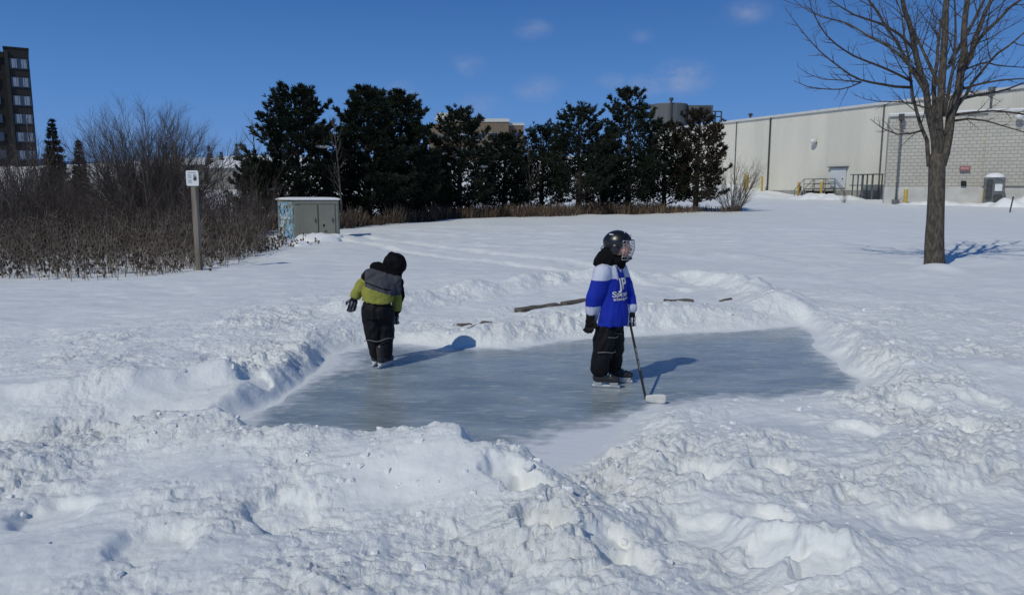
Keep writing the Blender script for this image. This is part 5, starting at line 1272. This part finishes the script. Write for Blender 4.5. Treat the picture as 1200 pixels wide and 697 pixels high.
# utility cabinet, its side covered with graffiti
def graffiti():
    m = mat('cabinet_paint_marked', (0.26,0.27,0.22), .55, (0.22,0.23,0.19), 2); nt = m.node_tree; N = nt.nodes; L = nt.links; b = N['Principled BSDF']; src = b.inputs['Base Color'].links[0].from_socket
    tc = N.new('ShaderNodeTexCoord'); prev = src
    for col, sc, lo, hi, st in (((.20,.42,.62),4.2,.44,.50,(1,1,.5)), ((.55,.62,.66),6.5,.53,.57,(1,1,.7)), ((.03,.035,.04),9.0,.56,.59,(1.4,1.4,.6))):
        mp = N.new('ShaderNodeMapping'); mp.inputs['Scale'].default_value = st; mp.inputs['Location'].default_value = (sc, 0, 0); L.new(tc.outputs['Object'], mp.inputs[0])
        n = N.new('ShaderNodeTexNoise'); n.inputs['Scale'].default_value = sc; n.inputs['Detail'].default_value = 3; n.inputs['Distortion'].default_value = 1.2; L.new(mp.outputs[0], n.inputs['Vector'])
        r = N.new('ShaderNodeMapRange'); r.inputs['From Min'].default_value = lo; r.inputs['From Max'].default_value = hi; L.new(n.outputs['Fac'], r.inputs[0])
        x = N.new('ShaderNodeMix'); x.data_type = 'RGBA'; L.new(r.outputs[0], x.inputs['Factor']); L.new(prev, x.inputs['A']); x.inputs['B'].default_value = (*col,1); prev = x.outputs['Result']
    L.new(prev, b.inputs['Base Color']); return m
M['cab'] = mat('cabinet_paint', (0.235,0.24,0.195), .5, (0.205,0.21,0.175), 2.5, bump=.001, bscale=20); M['cabg'] = graffiti(); M['cabd'] = mat('cabinet_seam', (0.09,0.09,0.075), .7)
Dc = 23.2; a = P(345,240,Dc); c_ = P(396,240,Dc+.25); ca_ = Vector((a.x,a.y,0)); cb_ = Vector((c_.x,c_.y,0)); cd = (cb_-ca_).normalized(); cang = math.atan2(cd.y, cd.x); cw = (cb_-ca_).length
zt = P(345,234.5,Dc).z; zg = gz(a.x, a.y) - .1; chh = zt - zg; dep = .95
cr_ = empty('utility_cabinet', (ca_.x, ca_.y, zg), cang, 'grey green metal utility cabinet with blue graffiti on its left side', 'cabinet')
a_ = MB(); skew = -.62
bot = [(0,0,0),(cw,0,0),(cw,dep,0),(skew,dep,0)]; topr = [(x, y, chh) for x, y, _ in bot]; a_.loft([bot, topr]); a_.build('housing', M['cab'], cr_, bevel=.015)
sp_ = MB(); dv_ = Vector((skew,dep,0)); nn = Vector((-dep,skew,0)).normalized()*.012
def sidep(u0, u1, z0, z1, mb_, off=1.0):
    q = [dv_*u0+nn*off+Vector((0,0,z0)), dv_*u1+nn*off+Vector((0,0,z0)), dv_*u1+nn*off+Vector((0,0,z1)), dv_*u0+nn*off+Vector((0,0,z1))]
    mb_.add(q + [v - nn*1.6 for v in q], [(0,1,2,3),(7,6,5,4),(0,4,5,1),(1,5,6,2),(2,6,7,3),(3,7,4,0)])
sidep(.06,.95,.05,chh*.52,sp_); sidep(.06,.95,chh*.54,chh*.95,sp_); sp_.build('side_panel', M['cabg'], cr_)
for x0, x1 in ((.16,cw*.53),(cw*.54,cw*.93)):
    a_ = MB(); a_.box(((x0+x1)/2,-.012,chh*.47), (x1-x0-.02,.035,chh*.84)); dr = a_.build('door', M['cab'], cr_, bevel=.006)
    a_ = MB(); a_.box((x1-.08 if x0 < 1 else x0+.08, -.04, chh*.52), (.03,.03,.12)); a_.build('handle', M['cabd'], dr)
a_ = MB(); a_.box((cw*.53,-.035,chh*.47), (.015,.012,chh*.84)); a_.box((cw*.48,-.006,chh*.90), (cw*.96,.014,.02)); a_.build('seam', M['cabd'], cr_)
a_ = MB(); a_.ell((cw*.66,-.035,chh*.40), (.03,.01,.045), nu=10, nv=6); a_.build('lock', M['black'], cr_)
a_ = MB(); a_.ell((cw*.70,-.035,chh*.26), (.04,.01,.03), nu=10, nv=6); a_.build('rust_mark', M['cabd'], cr_)
a_ = MB(); rg = []
for k, (ins, z) in enumerate(((-.05,0),(-.055,.025),(.0,.05),(.12,.072),(.4,.085))):
    rg.append([(0+ins+skew*.0, ins*.6-.0, chh+z), (cw-ins, ins*.6, chh+z), (cw-ins, dep-ins*.6, chh+z), (skew+ins, dep-ins*.6, chh+z)])
a_.loft(rg); a_.build('snow_cap', M['snowcap'], cr_, smooth=False)
hbm = MB()
for px, py, w_, h_ in ((335,282,.55,.20),(372,279,1.5,.28),(388,277,.8,.18),(352,283,.7,.16)):
    x_, y_ = at(px, py, .22); hbm.ell((x_, y_, gz(x_, y_)-.05), (w_*.5, .32, h_), nu=22, nv=8, z0=0)
for i, v in enumerate(hbm.v):
    n3 = mnoise.noise_vector(Vector(v)*5)*.06; hbm.v[i] = (v[0]+n3.x, v[1]+n3.y, v[2]+n3.z)
tag(hbm.build('snow_drift', M['snowcap'], smooth=True), 'lumpy drift of snow banked against the foot of the metal cabinet', 'snow drift', kind='stuff')

# half-buried landscape timbers in the far bank
M['timber'] = mat('old_timber', (0.20,0.17,0.14), .95, (0.085,0.072,0.06), 7, stretch=(1,4,4), bump=.012, bscale=18)
def timber(px0, py0, px1, py1, label, z=.17, th=.13):
    x0, y0 = at(px0, py0, z); x1, y1 = at(px1, py1, z); a = Vector((x0,y0,0)); b = Vector((x1,y1,0)); L_ = (b-a).length; ang = math.atan2(b.y-a.y, b.x-a.x)
    o = MB(); n = 14; rings = []
    for i in range(n+1):
        x = -L_/2 + L_*i/n; j1 = mnoise.noise(Vector((x*5+px0, 1, 0)))*.012; j2 = mnoise.noise(Vector((x*5+px0, 9, 0)))*.014
        rings.append([(x, yy*(th/2+j1), zz*(th/2+j2)) for yy, zz in ((-1,-1),(1,-1),(1,1),(-1,1))])
    o.loft(rings); ob = o.build('timber', M['timber'], None, bevel=.012)
    ob.location = ((a.x+b.x)/2, (a.y+b.y)/2 + .03, gz((a.x+b.x)/2, (a.y+b.y)/2) - th/2 + .03); ob.rotation_euler = (R(4), 0, ang); tag(ob, label, 'timber', 'old timbers edging the far bank'); return ob
timber(606,361,655,354.5,'dark weathered timber half buried in the bank left of the helmeted child')
timber(660,355,692,350,'short grey timber end touching the blue sleeve of the helmeted child')
timber(778,352,814,353,'brown timber poking out of the bank right of the helmeted child')
timber(536,374,552,372,'small dark timber end poking out of the bank between the two children', th=.07)
timber(553,380,572,371,'stubby dark timber corner standing between the two children', th=.15)
timber(845,344,858,341,'tiny dark wood chip on top of the bank at far right', z=.24, th=.05)
